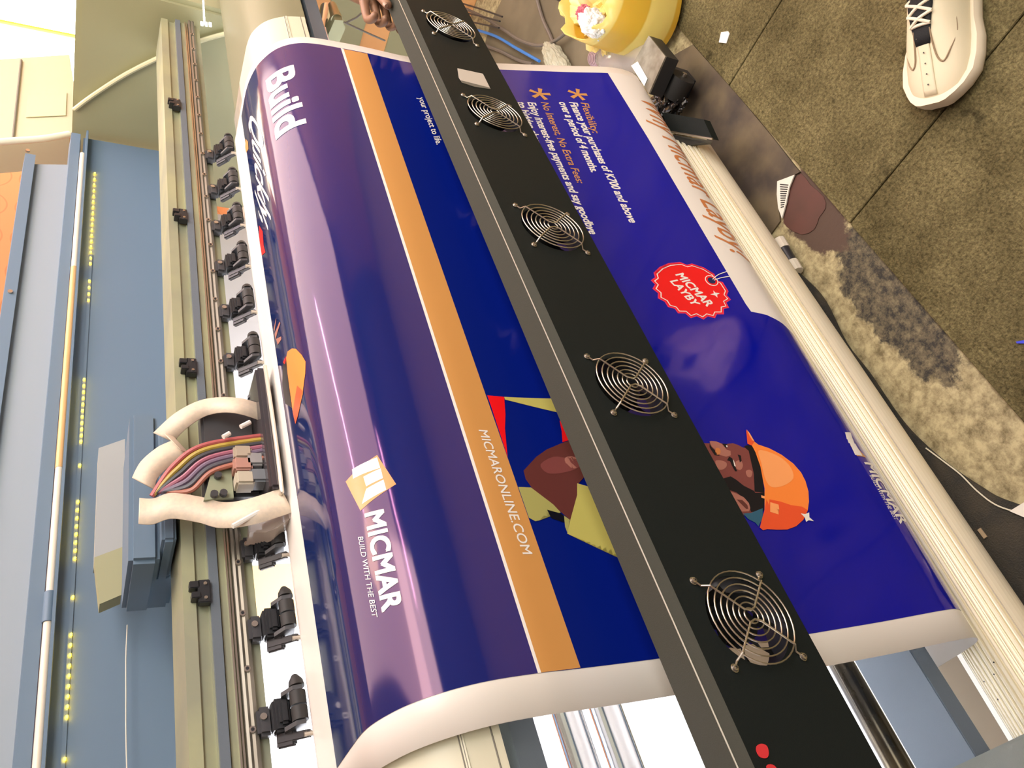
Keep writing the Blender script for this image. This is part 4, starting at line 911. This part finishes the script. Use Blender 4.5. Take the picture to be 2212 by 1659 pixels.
b1 = BM(); crumple(b1, P(1205, 138, z=-H+.03), .12, .035, .03, rough=.15, seed=11); tag(mk('clear_bag', b1, mat('clear_film', (.55, .55, .42), .15, alpha=.7)), 'limp clear plastic bag behind the upper corner of the banner', 'plastic bag')
# small motor with cap seen past the far end of the platen
sm_ = thing('small_grey_motor', 'small silver and grey motor hanging at the far platen end with thin wires', 'motor', tuple(P(715, 60, x=1.85)))
c_ = P(700, 50, x=1.9); e_ = P(706, 78, x=1.7)
b1 = BM(); tube(b1, [P(708, 22, x=1.95), P(698, 74, x=1.85)], .020, 20); mk('silver_can', b1, chrome, sm_, smooth=True)
b1 = BM(); q = [P(723, 43, x=1.8), P(740, 44, x=1.8), P(746, 62, x=1.8), P(733, 92, x=1.8), P(711, 86, x=1.8), P(709, 75, x=1.8)]; slab(b1, q, .04, up=(1, 0, 0)); tri(b1); mk('grey_cap', b1, housing, sm_)
b1 = BM(); tube(b1, [P(718, 12, x=1.9), P(728, 44, x=1.82)], [.010, .014], 14); mk('shaft', b1, mat('brassy_metal', (.45, .42, .28), .4, .6), sm_, smooth=True)
b1 = BM(); tube(b1, [P(743, 48, x=1.8), P(765, 58, x=1.8), P(800, 74, x=1.8), P(832, 88, x=1.8)], .0022, 6); tube(b1, [P(746, 50, x=1.8), P(770, 38, x=1.8), P(798, 14, x=1.8)], .0022, 6); mk('motor_wires', b1, wirem, sm_)
# white background sheets behind the printer: seen below platen and between the clamps
bm = BM(); box(bm, (-1.2, 1.62, -H), (2.2, 1.64, -.33)); 
tag(mk('white_backing_board', bm, mat('white_board', (.88, .87, .9), .7)), 'bright white board standing behind the printer, seen below the platen', 'board')
bm = BM(); box(bm, (-1.2, .95, -H+.0005), (1.9, 1.615, -H+.003)); tag(mk('white_floor_sheet', bm, MATS['white_board']), 'white sheet lying on the floor under and behind the printer', 'sheet')
bm = BM(); q = P(622, 1275, y=1.58); box(bm, (q.x-.075, 1.57, q.z-.06), (q.x+.06, 1.60, -.33), .001)
tag(mk('orange_card', bm, mat('orange_card_stock', (.8, .46, .2), .7)), 'small orange card on the white board, seen between two roller clamps', 'card')

# ================================================================== WHITE SNEAKER
shoe = thing('white_sneaker', 'off-white chunky leather sneaker with black tongue and white laces on the carpet', 'sneaker', (1.06, .2, CARP))
leather = mat('cream_leather', (.78, .71, .50), .5, bump=(300, .1)); solem = mat('cream_sole', (.72, .64, .48), .55); blackf = mat('black_mesh_fabric', (.012, .014, .015), .8, bump=(700, .5)); lacem = mat('white_lace', (.85, .77, .6), .8)
toe = P(2040, 232, z=CARP); toe.z = CARP; heel = toe+(P(2066, -40, z=CARP)-toe).normalized()*.285; heel.z = CARP; fa = (toe-heel); FL = fa.length; fa.normalize(); fs = Vector((0, 0, 1)).cross(fa).normalized()   # fs: sideways
def F_(a, s_, h_): return heel+fa*(a*FL)+fs*s_+Vector((0, 0, h_))
stat = [(.0, .012, .05, 0), (.03, .030, .078, 0), (.10, .040, .09, 0), (.25, .044, .098, 0), (.42, .045, .098, .0), (.55, .049, .086, .0), (.66, .054, .074, .001), (.76, .056, .061, .002), (.85, .053, .051, .002), (.92, .045, .043, .001), (.965, .034, .036, 0), (.99, .020, .028, 0), (1.0, .010, .022, 0)]
def loft(secs, name, m, parent, n=28, bottom=None):
    b1 = BM(); R_ = []
    for s_ in secs: R_.append([b1.verts.new(p) for p in s_])
    n = len(R_[0])
    for A, B in zip(R_, R_[1:]):
        for k in range(n): b1.faces.new((A[k], A[(k+1) % n], B[(k+1) % n], B[k]))
    b1.faces.new(R_[0]); b1.faces.new(R_[-1][::-1]); return mk(name, b1, m, parent, smooth=True)
secs = []
for a, w, h_, o_ in stat:
    s_ = []
    for k in range(32):
        th = 2*math.pi*k/32; c_, si = math.cos(th), math.sin(th)
        x_ = w*(abs(c_)**.8)*(1 if c_ > 0 else -1); z_ = .018 + (h_-.018)*(max(si, 0)**.85) if si > 0 else .018*(1+si*.4)
        s_.append(F_(a, x_*(1.0 if si <= 0 else 1-.12*si), z_))
    secs.append(s_)
upper = loft(secs, 'leather_upper', leather, shoe)
secs = []
for a, w, h_, o_ in stat:
    w2 = w+.006+(.004 if .55 < a < .9 else 0); s_ = []
    lift = .012*max(0, (a-.85)/.15)**2
    for (u, z_) in ((-1, .004), (-1.04, .012), (-1.03, .022), (-.96, .029), (.96, .027), (1.03, .021), (1.05, .012), (1, .004), (.9, 0), (-.9, 0)):
        s_.append(F_(a+(.012 if a > .98 else -.012 if a == 0 else 0), u*w2, z_+lift))
    secs.append(s_)
loft(secs, 'chunky_sole', solem, shoe)
def topz(a, s_):   # height of the upper at (a, s)
    for i in range(len(stat)-1):
        if stat[i][0] <= a <= stat[i+1][0]:
            k = (a-stat[i][0])/(stat[i+1][0]-stat[i][0]); w = stat[i][1]*(1-k)+stat[i+1][1]*k; h_ = stat[i][2]*(1-k)+stat[i+1][2]*k
            c_ = min(.98, abs(s_)/(w*.9)); return .018+(h_-.018)*(max(0, 1-c_**(2.5))**.43)
    return .02
def on(a, s_, lift=.0015): return F_(a, s_, topz(a, s_)+lift)
# tongue / throat panel
b1 = BM(); rws = []
for a in [.20+.05*k for k in range(11)]:
    hw_ = .022-.010*max(0, (a-.5)/.2); rws.append([b1.verts.new(on(a, hw_*(j/4-1), .002)) for j in range(9)])
for A, B in zip(rws, rws[1:]):
    for j in range(8): b1.faces.new((A[j], A[j+1], B[j+1], B[j]))
o = mk('black_tongue', b1, blackf, shoe, smooth=True); s_ = o.modifiers.new('t', 'SOLIDIFY'); s_.thickness = .003
b1 = BM(); rws = []     # dark side panel
for a in [.22+.03*k for k in range(8)]:
    rws.append([b1.verts.new(on(a, -.024-.0035*j, .0012)) for j in range(5)])
for A, B in zip(rws, rws[1:]):
    for j in range(4): b1.faces.new((A[j], A[j+1], B[j+1], B[j]))
mk('black_side_panel', b1, blackf, shoe, smooth=True)
b1 = BM(); rws = []     # toe strip
for a in [.66+.03*k for k in range(11)]:
    hw_ = .010+.004*(a-.66); rws.append([b1.verts.new(on(a, hw_*(j/3-1), .0018)) for j in range(7)])
for A, B in zip(rws, rws[1:]):
    for j in range(6): b1.faces.new((A[j], A[j+1], B[j+1], B[j]))
o = mk('toe_strip', b1, leather, shoe, smooth=True); s_ = o.modifiers.new('t', 'SOLIDIFY'); s_.thickness = .002
b1 = BM()
for k in range(4): q = on(.74+.055*k, 0, .003); tube(b1, [q, q+Vector((0, 0, .0006))], .0012, 8)
mk('punched_holes', b1, rubber, o)
seamm = mat('shoe_seam_brown', (.30, .22, .13), .8)
for sg in (1, -1):
    b1 = BM(); tube(b1, catmull([on(.55, sg*.040, .0005), on(.65, sg*.043, .0005), on(.75, sg*.036, .0005), on(.80, sg*.027, .0005), on(.77, sg*.019, .0008), on(.68, sg*.015, .001), on(.62, sg*.014, .001)], 6), [.0014]*37, 6); mk('overlay_seam', b1, seamm, shoe, smooth=True)
b1 = BM()
A_ = [(.60, .017), (.54, .021), (.47, .024), (.40, .026), (.33, .027), (.27, .028)]
for i in range(5):
    for sg in (1, -1):
        p0 = on(A_[i][0], sg*A_[i][1], .004); p1 = on(A_[i+1][0], -sg*A_[i+1][1], .004); mid = p0.lerp(p1, .5)+Vector((0, 0, .006)); tube(b1, catmull([p0, mid, p1], 6), .0026, 8)
p0 = on(.60, .017, .003); p1 = on(.60, -.017, .003); tube(b1, catmull([p0, p0.lerp(p1, .5)+Vector((0, 0, .003)), p1], 6), .0026, 8)
mk('laces', b1, lacem, shoe, smooth=True)
b1 = BM()
kn = on(.30, .012, .012)
for pts_ in ([(0, 0, 0), (-.02, .018, .012), (-.05, .028, .004), (-.04, .012, 0), (0, 0, 0)], [(0, 0, 0), (.01, -.008, .01), (.035, .002, .012), (.04, .012, .006), (.018, .010, .004), (0, 0, 0)], [(0, 0, 0), (-.015, .03, .006), (-.005, .055, .0), (.0, .07, -.004)], [(0, 0, 0), (.012, -.02, .008), (.022, -.036, .003)]):
    tube(b1, catmull([kn+fa*p[0]+fs*p[1]+Vector((0, 0, p[2])) for p in pts_], 6), .0026, 8)
tube(b1, [kn+fs*.006, kn-fs*.006], .006, 10)
mk('lace_bow', b1, lacem, shoe, smooth=True)
b1 = BM(); cyl(b1, F_(.22, 0, .085), F_(.16, 0, .22), .036, 24); mk('black_sock', b1, blackf, shoe, smooth=True)

# ================================================================== HAND gripping the far end of the fan bar
skin = mat('brown_skin', (.25, .13, .075), .45, bump=(200, .15)); nailm = mat('finger_nail', (.45, .28, .2), .3)
hand = thing('person', 'hand of a person gripping the far end of the black fan bar', 'person', (1.62, .6, -.5))
def skin_mesh(name, chains, m, parent):
    vs, es, rad = [], [], []
    for ch in chains:
        base = None
        for i, (p, r_) in enumerate(ch):
            if isinstance(p, int): base = p; continue
            vs.append(Vector(p)+Vector((0, 0, H))-root_of(parent).location); rad.append(r_)
            if base is not None: es.append((base, len(vs)-1))
            base = len(vs)-1
    me = bpy.data.meshes.new(name); me.from_pydata([tuple(v) for v in vs], es, []); me.materials.append(m)
    o = link(name, me, parent); sk = o.modifiers.new('skin', 'SKIN'); sk.use_smooth_shade = True
    for i, d_ in enumerate(me.skin_vertices[0].data): d_.radius = (rad[i], rad[i]); d_.use_root = (i == 0)
    su = o.modifiers.new('sub', 'SUBSURF'); su.levels = 2; su.render_levels = 2; return o
W0 = Vector((1.70, .625, -.455))
chains = [[(W0+Vector((.30, .08, .10)), .034), (W0+Vector((.12, .04, .05)), .028), (W0+Vector((.03, .01, .01)), .026), (W0+Vector((-.03, .0, -.005)), .030)]]
# fingers curl behind and under the top flange, thumb lies on top pointing at the viewer
fing = []
for k in range(4):
    z0 = -.462-.022*k; rr = .0095-.0006*k
    fing.append([(3, 0), ((1.645-.003*k, .622, z0), rr+.001), ((1.585-.004*k, .640, z0-.004), rr), ((1.555-.003*k, .622, z0-.006), rr*.95), ((1.553, .607, z0-.006), rr*.85)])
chains += fing
chains.append([(3, 0), ((1.64, .600, -.470), .012), ((1.585, .588, -.478), .0105), ((1.548, .583, -.481), .0098), ((1.530, .581, -.482), .0082)])
skin_mesh('hand_and_forearm', chains, skin, hand)
b1 = BM(); q = Vector((1.532, .580, -.4742)); tube(b1, [q, q+Vector((-.006, 0, -.002))], [.0055, .004], 10); mk('thumb_nail', b1, nailm, hand, smooth=True)

# ================================================================== LIGHT FITTINGS, WINDOW
def fluor(xa, ya, xb, yb, name_lab):
    t = thing('fluorescent_lamp', name_lab, 'ceiling lamp', ((xa+xb)/2, (ya+yb)/2, 1.47)); A_, B_ = Vector((xa, ya, 0)), Vector((xb, yb, 0)); d_ = (B_-A_).normalized(); n_ = Vector((-d_.y, d_.x, 0))*.03
    b1 = BM(); slab(b1, [v+Vector((0, 0, 1.455)) for v in (A_-n_, B_-n_, B_+n_, A_+n_)], .028); mk('lamp_body', b1, wallwhite, t)
    b1 = BM(); tube(b1, [A_+d_*.03+Vector((0, 0, 1.44)), B_-d_*.03+Vector((0, 0, 1.44))], .011, 12); mk('lamp_tube', b1, emit_w, t, smooth=True)
fluor(1.55, .20, 2.65, .66, 'ceiling fluorescent lamp above the printer front')
fluor(1.9, -2.25, 3.0, -2.1, 'ceiling fluorescent lamp farther from the printer')
# added glowing roof panel, unseen: key light and pink streak on the banner
bm = BM(); box(bm, (.95, -1.9, 1.485), (4.85, 1.55, 1.499)); struct(mk('added_roof_panel', bm, mat('added_roof_glow', (1, .8, .7), .5, emit=((.97, .86, .81), 3.4))))
# bright window at the far upper left, with a yellow sash bar
wy = 2.28
c1, c2, c3, c4 = P(-260, -260, y=wy), P(188, -60, y=wy), P(186, 110, y=wy), P(-200, 140, y=wy)
bm = BM(); box(bm, (3.98, wy, .06), (4.95, wy+.015, 1.2)); struct(mk('window_1', bm, emit_win))
bm = BM(); a_ = P(-60, 35, y=wy-.02); b_ = P(190, 85, y=wy-.02); tube(bm, [a_, b_], .012, 8); struct(mk('trim_2', bm, mat('yellow_sash', (.85, .8, .1), .5)))
# cream cabinet beyond the hood with a label
cb = thing('cream_cabinet', 'cream metal cabinet with a small label behind the far hood end', 'cabinet', (2.5, 1.55, -H))
def cabface(pix, y_): return [P(a, b_, y=y_) for a, b_ in pix]
q = cabface([(-60, 132), (150, 118), (172, 262), (150, 292), (-60, 305)], 1.60)
bm = BM(); slab(bm, q, .12, up=(0, 1, 0)); tri(bm); mk('cabinet_shell', bm, creamBox, cb)
q = cabface([(60, 204), (144, 200), (142, 250), (56, 254)], 1.598); bm = BM(); slab(bm, q, -.002, up=(0, 1, 0)); mk('label_plate', bm, mat('faded_label', (.70, .66, .42), .6), cb)
bm = BM(); q = [P(46, 130, y=1.597), P(28, 300, y=1.597)]; tube(bm, q, .004, 6); mk('door_gap', bm, MATS['seam_gap'], cb)
bm = BM(); tube(bm, catmull([P(-60, 312, y=1.55), P(20, 305, y=1.55), P(90, 300, y=1.55), P(150, 290, y=1.55)], 5), .010, 10); tag(mk('white_hose', bm, mat('white_hose_m', (.75, .76, .66), .4), smooth=True), 'white hose curving below the cream cabinet', 'hose')
